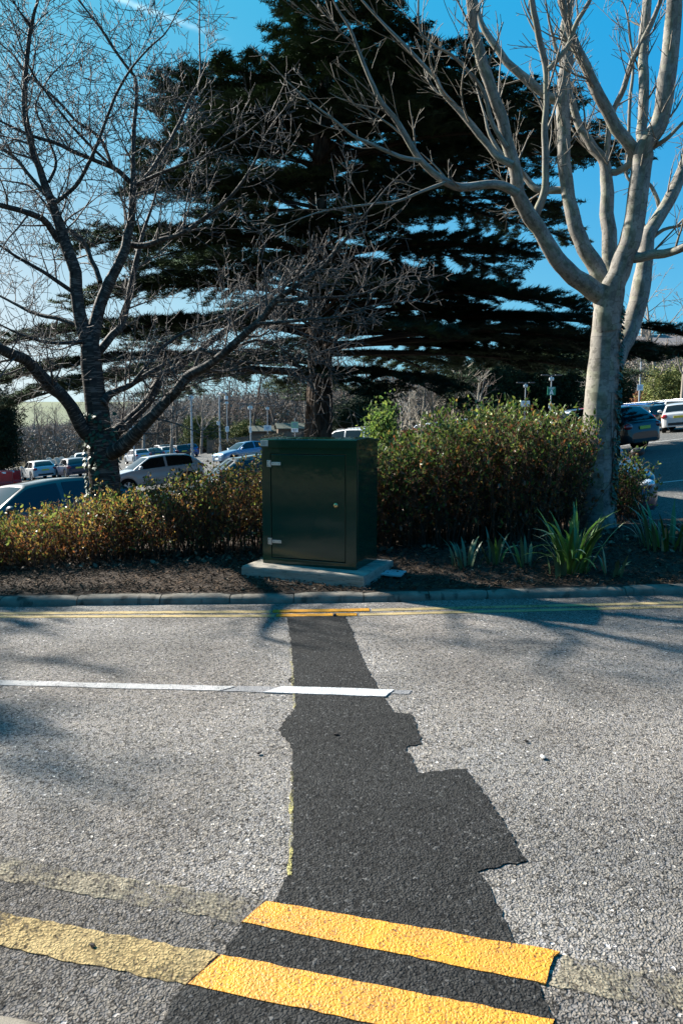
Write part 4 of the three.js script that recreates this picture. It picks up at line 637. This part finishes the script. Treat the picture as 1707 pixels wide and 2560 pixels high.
  return carCache[kind] = { k, body: mergeGeometries([body, cap(xs[0], -1), cap(xs[84], 1)]), cabin, wins, front: scr(k.wb - .03, lerp(k.wb, k.wt, .93), 0), rear: scr(k.tb + .03, lerp(k.tb, k.re, .90), 0), wheel, under, topY, plan,
    head: [-1, 1].map((s) => blob(h - .20, k.nose - .07, s * hw * .70, .24, .085, .165)), tail: [-1, 1].map((s) => blob(-h + .10, k.deck - .16, s * hw * .75, .11, .12, .17)),
    grille: new RoundedBoxGeometry(.05, .16, k.W * .5, 2, .02).translate(h - .03, .5, 0), bumper: new RoundedBoxGeometry(.07, .14, k.W * .62, 2, .03).translate(-h + .02, .42, 0), plateF: new RoundedBoxGeometry(.012, .11, .52, 1, .004).translate(h + .006, .46, 0), plateR: new RoundedBoxGeometry(.012, .11, .52, 1, .004).translate(-h - .006, kind === 'suv' ? .86 : .76, 0),
    mirror: [-1, 1].map((s) => mergeGeometries([blob(k.wb - .28, k.belt + .10, s * (hw + .10), .075, .075, .115), blob(k.wb - .25, k.belt + .04, s * (hw - .02), .04, .03, .10)])), handle: [-1, 1].flatMap((s) => [k.split + .16, k.tb + .75].map((x) => new RoundedBoxGeometry(.16, .025, .03, 2, .01).translate(x, k.belt - .11, s * (plan(x) * .985 + .004)))),
    rails: [-1, 1].map((s) => new THREE.CylinderGeometry(.016, .016, k.wt - k.re - .3, 6).rotateZ(Math.PI / 2).translate((k.wt + k.re) / 2, k.H + .01, s * hw * .62)) };
}
const matTyre = std(lin(.012, .012, .012), .9), matRim = std(lin(.45, .45, .46), .35, { metalness: .8 }), matRimDark = std(lin(.03, .03, .03), .5), matGlass = phys(lin(.010, .012, .014), .04, { specularIntensity: 1, ior: 1.5 }), matLamp = phys(lin(.62, .64, .66), .08, { clearcoat: 1, metalness: .35 }), matTail = phys(lin(.33, .012, .012), .15, { clearcoat: 1 }), matTrim = std(lin(.015, .015, .016), .6), matPlateY = std(lin(.72, .52, .05), .5), matPlateW = std(lin(.7, .7, .68), .5), matRail = std(lin(.3, .3, .31), .35, { metalness: .8 });
const paints = {};
const paint = (c, metal) => paints[c.join()] ??= phys(lin(...c), metal ? .38 : .45, { metalness: metal ? .55 : 0, clearcoat: 1, clearcoatRoughness: .04 });
const NAVY = [.008, .014, .04], BLACKBLUE = [.011, .012, .015], SILVER = [.34, .37, .42], WHITE = [.46, .46, .455], BLUE = [.02, .07, .22], STEEL = [.12, .20, .31], BLACK = [.005, .0055, .007], RED = [.28, .012, .014], GREY = [.06, .065, .07];
function car(kind, col, metal, x, z, heading, label, group, opt = {}) {      // heading: angle of the nose, 0 = to the right, counted towards the viewer
  const s = carShape(kind), k = s.k, g = thing(opt.name ?? 'parked_car', label, 'car', group), m = paint(col, metal);
  const up = V(-.1 / Math.cosh(x / 60) ** 2, 1, .007).normalize(), f = V(Math.cos(heading), 0, Math.sin(heading)); f.addScaledVector(up, -f.dot(up)).normalize(); const r = f.clone().cross(up);
  g.quaternion.setFromRotationMatrix(new THREE.Matrix4().makeBasis(f, up, r)); g.position.set(x, carPark(x, z) + .008, z);
  part('body', s.body, m, g); part('underbody', s.under, matTrim, g); const cb = part('cabin', s.cabin, opt.roof ? paint(opt.roof, false) : m, g);
  part('windscreen', s.front, matGlass, cb); part('rear_window', s.rear, matGlass, cb); s.wins.forEach((w) => part('side_window', w, matGlass, cb));
  for (const a of k.ax) for (const sd of [-1, 1]) { const w = new THREE.Group(); w.name = 'wheel'; w.position.set(a, k.R, sd * (k.W / 2 - .13)); if (sd < 0) w.rotation.y = Math.PI; g.add(w); part('tyre', s.wheel.tyre, matTyre, w); part('rim', s.wheel.rim, matRim, w); part('brake_disc', s.wheel.disc, matRimDark, w); }
  s.head.forEach((q) => part('headlight', q, matLamp, g)); s.tail.forEach((q) => part('tail_light', q, matTail, g)); s.mirror.forEach((q) => part('door_mirror', q, opt.mirror ? matTrim : m, g)); s.handle.forEach((q) => part('door_handle', q, m, g));
  part('grille', s.grille, matTrim, g); part('rear_bumper', s.bumper, matTrim, g); part('number_plate', s.plateF, matPlateW, g); part('number_plate', s.plateR, matPlateY, g); if (opt.rails) s.rails.forEach((q) => part('roof_rail', q, matRail, g));
  return g;
}
const deg = Math.PI / 180;
const cx = (u, z) => (u - 784) / 1568 * -z;
const ROW1 = 'cars parked just behind the hedge', ROWL = 'cars in the left car park row', ROWF = 'cars in the far left row', ROWR = 'cars in the right car park', ROWB = 'cars beyond the right hedge';
car('hatch', BLACKBLUE, false, cx(66, -13.4), -13.4, 131 * deg, 'dark blue hatchback at the left edge right behind the hedge', ROW1);
car('estate', GREY, true, cx(575, -15.2), -15.2, 160 * deg, 'dark grey car with roof rails, its roof just over the hedge left of the cabinet', ROW1, { rails: true });
car('saloon', NAVY, false, 4.08, -12.2, 96 * deg, 'dark blue car nose poking out right of the pale trunk', ROW1, { mirror: true });
car('hatch', SILVER, false, cx(352, -29), -29, 147 * deg, 'silver five door hatchback right of the cherry trunk', ROWL);
car('saloon', STEEL, true, cx(566, -49), -49, 141 * deg, 'blue grey saloon driving left beside the cabinet', ROWL);
car('hatch', WHITE, false, cx(90, -52), -52, 232 * deg, 'white hatchback seen from behind, next to the red barriers', ROWL);
car('hatch', NAVY, true, cx(170, -50), -50, 236 * deg, 'dark blue hatchback seen from behind, left of the cherry trunk', ROWL);
car('suv', WHITE, false, cx(196, -66), -66, 250 * deg, 'pale off road car peeping out left of the cherry trunk', ROWL);
car('hatch', SILVER, true, cx(318, -72), -72, 235 * deg, 'pale silver hatchback in the far row, right of the cherry trunk', ROWF);
car('saloon', BLACKBLUE, true, cx(352, -74), -74, 240 * deg, 'dark saloon in the far row behind the silver hatchback', ROWF);
car('hatch', WHITE, false, cx(380, -76), -76, 240 * deg, 'white hatchback in the far row with a dark car behind', ROWF);
car('suv', BLACKBLUE, true, cx(374, -80), -80, 238 * deg, 'dark tall car behind the white hatchback in the far row', ROWF);
car('estate', BLACK, true, cx(412, -77), -77, 240 * deg, 'dark estate car in the far row left of the blue ones', ROWF);
car('estate', BLUE, true, cx(430, -78), -78, 240 * deg, 'blue car at the right end of the far row', ROWF);
car('suv', BLACK, false, cx(1362, -25.5), -25.5, 243 * deg, 'dark blue tall car seen from behind, right of the pale trunk', ROWR);
car('small', BLACK, false, cx(1478, -38), -38, 264 * deg, 'black small hatchback next to the white one', ROWR);
car('small', WHITE, false, cx(1556, -35), -35, 297 * deg, 'white small hatchback seen from behind at the right edge', ROWR);
car('estate', BLUE, true, cx(1448, -44), -44, 250 * deg, 'blue estate car behind the black hatchback', ROWR, { rails: true });
car('estate', SILVER, true, cx(1530, -45), -45, 250 * deg, 'silver estate car behind the white small hatchback', ROWR, { rails: true });
car('estate', STEEL, true, cx(1575, -47), -47, 250 * deg, 'grey blue estate car furthest back at the right edge', ROWR);
car('hatch', WHITE, false, cx(1282, -40), -40, 242 * deg, 'white car top just over the right hedge', ROWB);
car('hatch', NAVY, true, cx(1302, -46), -46, 242 * deg, 'dark car top over the right hedge below the letter sign', ROWB);
car('saloon', STEEL, true, cx(1316, -50), -50, 242 * deg, 'grey blue car top over the right hedge', ROWB);
car('hatch', RED, false, cx(1334, -48), -48, 242 * deg, 'red car top beside the pale trunk', ROWB);
car('hatch', SILVER, true, cx(1000, -50), -50, 60 * deg, 'silver car between the pale young trees', ROWB);
car('hatch', STEEL, true, cx(1034, -53), -53, 60 * deg, 'light blue car behind the second pale young tree', ROWB);
car('hatch', WHITE, false, cx(1070, -55), -55, 60 * deg, 'white car at the left end of the right hedge', ROWB);
car('suv', WHITE, false, cx(800, -42), -42, 215 * deg, 'white tall car with roof bars just over the cabinet top', ROWB, { rails: true });

// painted bay lines of the car park
{
  const m = std(lin(.5, .5, .49), .8), strip = (x0, z0, x1, z1, w) => { const n = 12, P = [], I = [], L = Math.hypot(x1 - x0, z1 - z0), nx = -(z1 - z0) / L * w / 2, nz = (x1 - x0) / L * w / 2; for (let k = 0; k <= n; k++) { const x = lerp(x0, x1, k / n), z = lerp(z0, z1, k / n); for (const s of [-1, 1]) P.push(x + nx * s, carPark(x + nx * s, z + nz * s) + .014, z + nz * s); } for (let k = 0; k < n; k++) I.push(k * 2, k * 2 + 1, k * 2 + 2, k * 2 + 2, k * 2 + 1, k * 2 + 3); const g = new THREE.BufferGeometry(); g.setAttribute('position', new THREE.Float32BufferAttribute(P, 3)); g.setIndex(I); g.computeVertexNormals(); return g; };
  for (const [a, b, c, d, l] of [[11.5, -21, 17, -23.5, 'thin white bay line behind the dark blue tall car'], [11, -27.6, 18, -29.4, 'thin white bay line in front of the small hatchbacks'], [7, -15, 13, -15.6, 'thin white bay line right of the dark blue nose'], [-6, -24, -2.4, -26, 'white bay line beyond the left hedge'], [-10, -40, -3, -43, 'white bay line before the blue grey saloon']]) struct('bay_line', strip(a, b, c, d, .1), m, l);
}
// ------------------------------------------------------------------ posts, signs, fence, barriers
const matPost = std(lin(.36, .37, .38), .45, { metalness: .6 }), matSign = std(lin(.70, .70, .68), .5), matSignBack = std(lin(.3, .3, .3), .6), matDarkMetal = std(lin(.05, .05, .055), .5), matLens = std(lin(.62, .62, .6), .25);
const POSTS = 'car park lamp posts';
function lampPost(u, z, topV, label, o = {}) {
  const x = cx(u, z), y0 = carPark(x, z) - .1, topY = atD(u, topV, -z).y, h = topY - y0, g = thing('lamp_post', label, 'lamp post', POSTS, [x, y0, z], o.turn ?? 0), r = o.r ?? .065;
  part('pole', mergeGeometries([new THREE.CylinderGeometry(r * .7, r, h, 12).translate(0, h / 2, 0), new THREE.CylinderGeometry(r * 1.5, r * 1.6, 1.0, 12).translate(0, .5, 0)]), matPost, g);
  if (o.camera) { const T = new Tubes(), p = []; for (let k = 0; k <= 14; k++) { const a = Math.PI * k / 14; p.push(V(.38 - .38 * Math.cos(a), h + .38 * Math.sin(a), 0)); } T.add(p, p.map(() => .05), 8); part('swan_neck', T.geo(), matPost, g); const c = part('dome_camera', mergeGeometries([new THREE.SphereGeometry(.2, 18, 12).translate(.76, h - .32, 0), new THREE.CylinderGeometry(.2, .2, .24, 18).translate(.76, h - .15, 0)]), matLens, g); part('dome', new THREE.SphereGeometry(.165, 16, 10).translate(.76, h - .42, 0), matDarkMetal, c); part('junction_box', new RoundedBoxGeometry(.28, .42, .2, 2, .03).translate(-.15, h - 2.9, .05), matSign, g); }
  else if (!o.plain) { const arm = part('arm', new THREE.CylinderGeometry(.03, .03, 1.5, 8).rotateZ(Math.PI / 2).translate(0, h + .02, 0), matDarkMetal, g); for (const s of [-1, 1]) { part('lamp_head', new RoundedBoxGeometry(.62, .09, .30, 2, .03).translate(s * .62, h + .06, 0), matDarkMetal, g); part('bracket', new THREE.SphereGeometry(.13, 12, 8).scale(.8, 1.3, .8).translate(s * .12, h - .28, 0), matLens, g); } }
  for (const [v, w, hh, kind] of o.signs ?? []) { const y = atD(u, v, -z).y - y0; const s = part('sign_plate', new RoundedBoxGeometry(w, hh, .02, 1, .008).translate(0, y, .08), kind ?? matSign, g); part('sign_print', mergeGeometries([0, 1, 2].map((k) => new THREE.BoxGeometry(w * (.62 - .12 * k), hh * .09, .003).translate(0, y + hh * (.22 - .2 * k), .0925))), std(lin(.12, .16, .3), .6), s); }
  return g;
}
lampPost(443, -54, 906, 'tall lamp post right of the silver hatchback', { r: .10 });
lampPost(507, -74, 909, 'tall post with a swan neck and dome camera', { camera: true, r: .1 });
lampPost(524, -80, 920, 'lamp post just right of the camera post', { signs: [[985, .42, .62]] });
lampPost(577, -58, 929, 'thin lamp post in front of the blue grey saloon', { signs: [[987, .2, .5]] });
lampPost(616, -82, 933, 'lamp post with a white sign nearest the cabinet', { signs: [[983, .9, .62]] });
lampPost(310, -50, 975, 'sign post right of the cherry trunk', { plain: true, signs: [[992, .5, .9]], r: .07 });
lampPost(1200, -72, 880, 'lamp post left of the letter sign', { signs: [[927, .95, .6]] });
lampPost(1340, -40, 850, 'plain pole left of the pale trunk', { plain: true, r: .085 });
lampPost(1458, -50, 820, 'pole with a white square sign right of the pale trunk', { plain: true, signs: [[890, .44, .42]] });
lampPost(678, -46, 960, 'post with green and white boards left of the cedar trunk', { plain: true, r: .03, signs: [[976, .46, .42, std(lin(.18, .36, .26), .6)], [988, .46, .26]] });
{
  const a = lampPost(1258, -62, 863, 'lamp post carrying the green letter sign', { signs: [[932, .42, .4]] }), font = await new FontLoader().loadAsync('fonts/droid/droid_sans_bold.typeface.json'), y = atD(1258, 898, 62).y - a.position.y;
  const b = part('letter_sign', new RoundedBoxGeometry(.74, .74, .05, 2, .012).translate(0, y, .10), std(lin(.005, .16, .085), .5), a); b.userData.label = 'green sign with a white capital A';
  const text = (s, size, yy) => { const g = new TextGeometry(s, { font, size, depth: .006, curveSegments: 4 }); g.computeBoundingBox(); g.translate(-(g.boundingBox.max.x + g.boundingBox.min.x) / 2, yy, .126); return g; };
  part('lettering', mergeGeometries([text('A', .40, y - .31), text('ASSEMBLY', .085, y + .235), text('POINT', .085, y + .13)]), std(lin(.78, .8, .8), .5), b);
}
{ // red plastic barriers
  for (const [u, z, l] of [[-6, -47, 'red plastic barrier at the left edge, nearer one'], [14, -48.5, 'red plastic barrier with white reflectors next to the white hatchback']]) {
    const x = cx(u, z), g = thing('plastic_barrier', l, 'barrier', 'red plastic barriers', [x, carPark(x, z), z], .25), m = std(lin(.52, .016, .014), .45);
    const s = new THREE.Shape([[-.26, 0], [.26, 0], [.24, .22], [.12, .34], [.10, .98], [.05, 1.02], [-.05, 1.02], [-.10, .98], [-.12, .34], [-.24, .22]].map((p) => new THREE.Vector2(...p)));
    part('body', new THREE.ExtrudeGeometry(s, { depth: 1.9, bevelEnabled: true, bevelSize: .02, bevelThickness: .02, bevelSegments: 2 }).rotateY(Math.PI / 2).translate(-.95, 0, 0), m, g);
    for (let k = 0; k < 5; k++) part('rib', new RoundedBoxGeometry(.07, .56, .06, 1, .02).translate(-.72 + .36 * k, .64, .115), m, g); for (let k = 0; k < 2; k++) part('reflector', new RoundedBoxGeometry(.26, .12, .02, 1, .005).translate(-.45 + .9 * k, .93, .125), matSign, g);
  }
}
{ // board fence and sheds
  const g = thing('board_fence', 'weathered wooden board fence beyond the blue grey saloon', 'fence'), m = std(lin(.16, .125, .095), .9), rnd = rng(66), geos = [new THREE.BoxGeometry(.145, 1.7, .022), new THREE.BoxGeometry(.15, 1.62, .022)];
  const x0 = cx(478, -84), x1 = cx(690, -88); for (let k = 0; k < 84; k++) { const t = k / 84, x = lerp(x0, x1, t), z = lerp(-84, -88, t); const b = part('board', geos[k % 2], m, g); b.position.set(x, carPark(x, z) + .82 + .04 * rnd(), z); b.rotation.z = (rnd() - .5) * .02; }
  for (let k = 0; k <= 7; k++) { const t = k / 7, x = lerp(x0, x1, t), z = lerp(-84, -88, t) - .1; part('post', new THREE.BoxGeometry(.12, 1.9, .12).translate(x, carPark(x, z) + .9, z), m, g); }
  for (const [u, z, w, l] of [[668, -92, 3.6, 'low wooden shed with a felt roof beside the cedar trunk'], [607, -94, 3.8, 'low shed with a greenish roof behind the white signed lamp post']]) {
    const x = cx(u, z), s = thing('shed', l, 'shed', null, [x, carPark(x, z), z], .2); part('wall', new THREE.BoxGeometry(w, 2.1, 2.6).translate(0, 1.05, 0), std(lin(.11, .085, .065), .9), s);
    const rs = new THREE.Shape([[-1.55, 2.05], [0, 2.75], [1.55, 2.05], [1.55, 2.15], [0, 2.87], [-1.55, 2.15]].map((p) => new THREE.Vector2(...p))); part('roof', new THREE.ExtrudeGeometry(rs, { depth: w + .4, bevelEnabled: false }).rotateY(Math.PI / 2).translate(-w / 2 - .2, 0, 0), std(lin(.12, .125, .10), .95), s); part('door', new THREE.BoxGeometry(.85, 1.8, .05).translate(.4, .92, 1.32), std(lin(.08, .06, .045), .9), s);
  }
}
{ // headstones of the burial ground behind the left row
  const rnd = rng(88), m = std(lin(.42, .41, .37), .9), sh = new THREE.Shape(); sh.moveTo(-.34, 0); sh.lineTo(.34, 0); sh.lineTo(.34, .7); sh.absarc(0, .7, .34, 0, Math.PI, false); sh.lineTo(-.34, 0); const g = new THREE.ExtrudeGeometry(sh, { depth: .12, bevelEnabled: true, bevelSize: .015, bevelThickness: .015, bevelSegments: 1, curveSegments: 8 });
  for (let k = 0; k < 16; k++) { const u = 108 + 92 * (k % 8) / 8 + 8 * rnd(), z = -80 - 4 * Math.floor(k / 8) - 3 * rnd(), x = cx(u, z); const o = part('headstone', g, m, scene); o.position.set(x, carPark(x, z) - .05, z); o.rotation.y = (rnd() - .5) * .6; o.scale.setScalar(.8 + .4 * rnd()); tag(o, 'small pale headstone beyond the left car park row', 'headstone', 'headstones beyond the car park'); }
}
// ------------------------------------------------------------------ trees and shrubs behind
const bareVariants = [];
function bareGeo(seed, H, o) {
  const rnd = rng(seed), T = new Tubes(), W = new Tubes(), pts = [], rad = [], n = 16; let p = V(0, -.2, 0), d = V(0, 1, 0);
  for (let k = 0; k <= n; k++) { pts.push(p.clone()); rad.push(Math.max(.02, H * .017 * o.thick * (1 - .88 * k / n))); d.x += (rnd() - .5) * o.lean; d.z += (rnd() - .5) * o.lean; d.y = Math.max(.6, d.y); d.normalize(); p.addScaledVector(d, H * (o.fork ?? .86) / n); }
  T.add(pts, rad, 8);
  const m = o.limbs; for (let c = 0; c < m; c++) { const t = lerp(o.low, 1, (c + rnd()) / m), k = Math.min(n - 1, Math.floor(t * n)), dir = sideways(V(0, 1, 0), o.ang * (.7 + .5 * rnd()), rnd); grow(W, pts[k], dir, H * (.44 - .26 * t) * (.7 + .5 * rnd()), Math.max(.018, rad[k] * .5), 3, { seg: [.35, .4, .5, .7], dens: [0, o.d1 ?? 2.1, 1.9, 1.7].map((q) => q * 6 / H * o.dens), ang: .72, wob: .24, up: .10 * o.up, bend: .25, rmin: o.rmin }, rnd); }
  return [T.geo(), W.geo(), W.i.length / 3];
}
const wood = { thick: 1, lean: .10, limbs: 15, low: .28, ang: .75, dens: 1.25, up: 1, rmin: .016 };
for (let k = 0; k < 4; k++) bareVariants.push(bareGeo(500 + k, 11 + k, wood)); console.log('bare', bareVariants.map((b) => b[2]).join());
const matBare = std(lin(.22, .19, .16), .9), matBareTwig = std(lin(.25, .215, .185), .9), matBareDark = std(lin(.11, .09, .075), .9), matBareDarkTwig = std(lin(.15, .118, .10), .9);
function bareTree(x, z, y, s, v, turn, label, group, dark, name = 'bare_tree', mats) { const g = thing(name, label, 'tree', group, [x, y, z], turn), [a, b] = bareVariants[v]; g.scale.setScalar(s); part('trunk', a, mats ? mats[0] : dark ? matBareDark : matBare, g); part('crown', b, mats ? mats[1] : dark ? matBareDarkTwig : matBareTwig, g, 'stuff'); return g; }
{
  const rnd = rng(515);
  for (let k = 0; k < 84; k++) { const t = (k + .7 * rnd()) / 84, z = -86 - 40 * rnd(), u = lerp(60, 1180, t), x = cx(u, z); bareTree(x, z, landY(x, z), (u < 220 ? .55 : .78) + .36 * rnd(), k % 4, rnd() * 6.3, 'bare winter tree in the grey woodland behind the car park', 'woodland behind the car park', rnd() < .5); }
  for (let k = 0; k < 18; k++) { const z = -78 - 40 * rnd(), u = lerp(1330, 1640, rnd()), x = cx(u, z); bareTree(x, z, landY(x, z), .62 + .3 * rnd(), k % 4, rnd() * 6.3, 'bare winter tree on the rise at the right edge', 'bare trees at the right edge', rnd() < .3); }
  const tall = [[395, -66, .95, 1, 'bare spreading tree with a leaning trunk left of the tall lamp post'], [330, -74, .9, 2, 'bare tree with a thick trunk behind the far row, right of the cherry'], [258, -78, .95, 0, 'bare tree behind the far row, hidden by the cherry trunk'], [1496, -58, 1.02, 3, 'tall fine twigged bare tree against the sky at the right edge'], [1556, -54, .9, 1, 'bare tree half cut by the right edge of the picture']];
  for (const [u, z, s, v, l] of tall) { const x = cx(u, z); bareTree(x, z, carPark(x, z), s, v, v * 1.3, l); }
}
{ // the row of trees goes on to the left along the bed, out of the picture, and shades the road
  const keep = bareVariants.length, o = { thick: 1.7, lean: .12, limbs: 36, low: .3, ang: .9, dens: 3.0, up: .5, rmin: .015, fork: .62 }; bareVariants.push(bareGeo(710, 9, o), bareGeo(711, 9, o)); console.log('shade', bareVariants[keep][2]);
  [[-8.8, -8.1, .9, 'bare tree next along the bed, outside the picture on the left'], [-12.2, -8.2, 1.05, 'second bare tree along the bed, outside the picture on the left'], [-13.0, -10.0, 1.2, 'bare tree behind the second of the row, outside the picture on the left'], [-10.7, -9.5, 1.0, 'bare tree between the first two of the row, outside the picture on the left'], [-16.6, -11.0, 1.35, 'tall bare tree behind the row, outside the picture on the left'], [-11.6, -6.9, 1.05, 'bare tree nearest the kerb, outside the picture on the left']].forEach(([x, z, s, l], i) => bareTree(x, z, bed(x, z), s, keep + i % 2, i * 2, l, undefined, true));
}
{ // pale young trees in the car park
  const keep = bareVariants.length; bareVariants.push(bareGeo(620, 6, { thick: 1.25, lean: .07, limbs: 13, low: .34, ang: .82, dens: .8, up: .6, rmin: .011, fork: .7 }), bareGeo(621, 6, { thick: 1.2, lean: .08, limbs: 12, low: .36, ang: .85, dens: .8, up: .6, rmin: .011, fork: .7 }));
  const mats = [std(lin(.36, .32, .26), .85), std(lin(.33, .29, .235), .85)];
  [[992, -27, .86, 'pale young tree nearest, over the left part of the right hedge'], [1036, -31, 1.0, 'pale young tree second in line, with a forked stem'], [962, -34, .82, 'pale young tree third in line, left of the nearest'], [924, -41, .9, 'pale young tree fourth in line behind the green bush'], [942, -49, .95, 'pale young tree last in line'], [1090, -44, 1.05, 'pale young tree right of the line, behind the hedge top']].forEach(([u, z, s, l], i) => { const x = cx(u, z); bareTree(x, z, carPark(x, z), s, keep + i % 2, i * 1.1, l, 'line of pale young trees', false, 'pale_young_tree', mats); });
}
const clumpLeaf = (() => { const r = rng(44), P = [], N = []; for (let k = 0; k < 14; k++) { const c = V(r() - .5, r() - .5, r() - .5), a = V(r() - .5, r() - .5, r() - .5).normalize().multiplyScalar(.42), b = V(r() - .5, r() - .5, r() - .5).normalize().multiplyScalar(.26); for (const q of [c, c.clone().add(a), c.clone().add(b)]) P.push(q.x, q.y, q.z); } const g = new THREE.BufferGeometry(); g.setAttribute('position', new THREE.Float32BufferAttribute(P, 3)); g.computeVertexNormals(); return g; })();
const matClump = std(0xffffff, .75, { side: THREE.DoubleSide });
const DARKEVER = (r) => pick([[[.016, .03, .014], 1], [[.026, .044, .018], .6], [[.012, .02, .011], .6]], r), OLIVE = (r) => pick([[[.11, .13, .04], 1], [[.17, .17, .06], .5], [[.06, .075, .03], .8]], r), SCRUB = (r) => pick([[[.13, .10, .07], 1], [[.09, .075, .05], .8], [[.08, .10, .04], .35]], r), COPPER = (r) => pick([[[.24, .11, .055], 1], [[.17, .08, .04], .7]], r);
const ever = (u, z, w, h, n, label, pal = DARKEVER, size = .42, group, name = 'evergreen_tree', cat = 'tree', lump = 16) => { const x = cx(u, z); return bush(name, label, cat, V(x, landY(x, z) - .1, z), V(w, h, w * .8), n, size, pal, Math.round(u * 7 + h * 10), group, clumpLeaf, matClump, lump); };
ever(2, -57, 2.7, 7.2, 5200, 'dark rounded yew at the left edge above the red barriers', DARKEVER, .36, undefined, 'yew_tree');
ever(-95, -52, 2.8, 8.0, 2600, 'dark yew cut by the left edge of the picture', DARKEVER, .3, undefined, 'yew_tree');
ever(1120, -92, 5, 8.5, 3600, 'dark evergreen behind the left lamp post of the right side', DARKEVER, .62);
ever(1195, -96, 5.5, 10.5, 4200, 'tall dark evergreen behind the letter sign', DARKEVER, .66);
ever(1275, -94, 5.5, 10.5, 4200, 'tall dark evergreen left of the plain pole', DARKEVER, .66);
ever(1345, -99, 5, 9, 3000, 'dark evergreen behind the pale trunk', DARKEVER, .64);
ever(1060, -99, 4, 9, 2000, 'low dark evergreen behind the pale young trees', DARKEVER, .6);
ever(800, -74, 3.5, 4.2, 2600, 'dark low evergreen right of the cedar trunk', DARKEVER, .4, undefined, 'evergreen_bush', 'bush');
ever(855, -88, 4.5, 6.5, 2600, 'dark green tree behind the bright bush', DARKEVER, .5);
ever(470, -92, 3.2, 4.6, 1900, 'ivy clad olive bush left of the camera post', OLIVE, .42, undefined, 'shrub', 'shrub');
ever(560, -96, 3.4, 4.4, 1900, 'olive shrub behind the fence left of the thin lamp post', OLIVE, .42, undefined, 'shrub', 'shrub');
ever(628, -80, 2.2, 1.7, 900, 'brown scrub mound in front of the fence', SCRUB, .3, undefined, 'shrub', 'shrub');
ever(540, -81, 3.0, 1.5, 1000, 'brown bramble bank under the fence left of the scrub mound', SCRUB, .3, undefined, 'shrub', 'shrub');
ever(1530, -58, 3.2, 3.9, 2600, 'sunlit yellow green shrub at the right edge', (r) => pick([[[.20, .22, .07], 1], [[.28, .27, .10], .6], [[.09, .11, .04], .7]], r), .34, undefined, 'shrub', 'shrub');
ever(1590, -56, 3.0, 4.4, 2000, 'sunlit shrub cut by the right edge of the picture', OLIVE, .34, undefined, 'shrub', 'shrub');
ever(1478, -60, 2.0, 2.2, 900, 'low copper brown shrub left of the sunlit one', COPPER, .3, undefined, 'shrub', 'shrub');
ever(1390, -72, 3.4, 5.0, 1800, 'dark shrub behind the pole with the white square sign', DARKEVER, .4, undefined, 'shrub', 'shrub');
{ // low copper hedge and wooded skyline
  const g = thing('copper_hedge', 'low copper brown hedge running behind the pale young trees', 'hedge'), rnd = rng(71), L = [], C = [], M = new THREE.Matrix4();
  for (let k = 0; k < 5200; k++) { const t = rnd(), x = lerp(cx(925, -38), cx(1150, -40), t), z = -39 + (rnd() - .5) * 1.2, y = carPark(x, z) + 1.15 * Math.pow(rnd(), .7) + .15 * fbm(x * 2, z, 9, 2), s = .2 * (.6 + .7 * rnd()); L.push(M.clone().compose(V(x, y, z), aim(rnd, 0), V(s, s, s))); C.push(COPPER(rnd)); }
  instanced('leaves', clumpLeaf, matClump, L, g, C);
  const w = thing('distant_woodland', 'grey brown scrub and far woodland closing the view behind the car park', 'woodland'); w.userData.kind = 'stuff'; const L2 = [], C2 = [];
  for (let k = 0; k < 42000; k++) { const u = lerp(-150, 1750, rnd()), z = -100 - 75 * rnd(), x = cx(u, z), hh = (u > 1000 ? 7.5 : u < 230 ? 4.6 : 8) * (.55 + .75 * fbm(x * .12, z * .1, 15, 3)), y = landY(x, z) + hh * Math.pow(rnd(), .8), s = 1.05 * (.5 + .8 * rnd()); L2.push(M.clone().compose(V(x, y, z), aim(rnd, .3), V(s * .7, s * 1.25, s * .7))); C2.push(pick([[[.20, .175, .155], 1], [[.15, .13, .115], .9], [[.25, .22, .195], .6], [[.08, .085, .05], .3]], rnd)); }
  instanced('scrub', clumpLeaf, matClump, L2, w, C2);
}
{ // house on the rise at the right, mostly hidden
  const z = -118, x = cx(1530, z), g = thing('stone_house', 'distant stone house with chimneys behind the bare trees at the right edge', 'house', null, [x, landY(x, z) - .3, z], -.3), m = std(lin(.27, .22, .18), .9), top = atD(1530, 800, 118).y - landY(x, z);
  part('wall', new THREE.BoxGeometry(14, top, 9).translate(0, top / 2, 0), m, g); const s = new THREE.Shape([[-5, top], [0, top + 2.6], [5, top]].map((p) => new THREE.Vector2(...p))), rf = part('roof', new THREE.ExtrudeGeometry(s, { depth: 14.6, bevelEnabled: false }).rotateY(Math.PI / 2).translate(-7.3, .02, 0), std(lin(.14, .13, .13), .8), g);
  for (const cxx of [-4.5, 4.5]) part('chimney', new THREE.BoxGeometry(1.5, 3.2, 1).translate(cxx, top + 2.6, 0), m, rf); for (const wx of [-4.5, -1.5, 1.5, 4.5]) for (const wy of [top - 1.8, top - 4.8]) part('window', new THREE.BoxGeometry(1.1, 1.5, .1).translate(wx, wy, 4.52), matGlass, g);
}
{ // the other side of the road, behind the viewer: what the cabinet door mirrors
  const g = thing('clipped_hedge', 'tall clipped evergreen hedge across the road behind the viewer', 'hedge'), rnd = rng(99), L = [], C = [], M = new THREE.Matrix4();
  for (let k = 0; k < 15000; k++) { const x = lerp(-16, 14, rnd()), f = rnd(), z = 5.2 + 1.4 * rnd() * rnd(), y = 4.6 * Math.pow(f, .85), s = .34 * (.6 + .7 * rnd()); L.push(M.clone().compose(V(x, y, z), aim(rnd, .2), V(s, s, s))); C.push(pick([[[.03, .06, .022], 1], [[.05, .085, .03], .6]], rnd)); }
  instanced('leaves', clumpLeaf, matClump, L, g, C);
}
renderer.render(scene, camera);
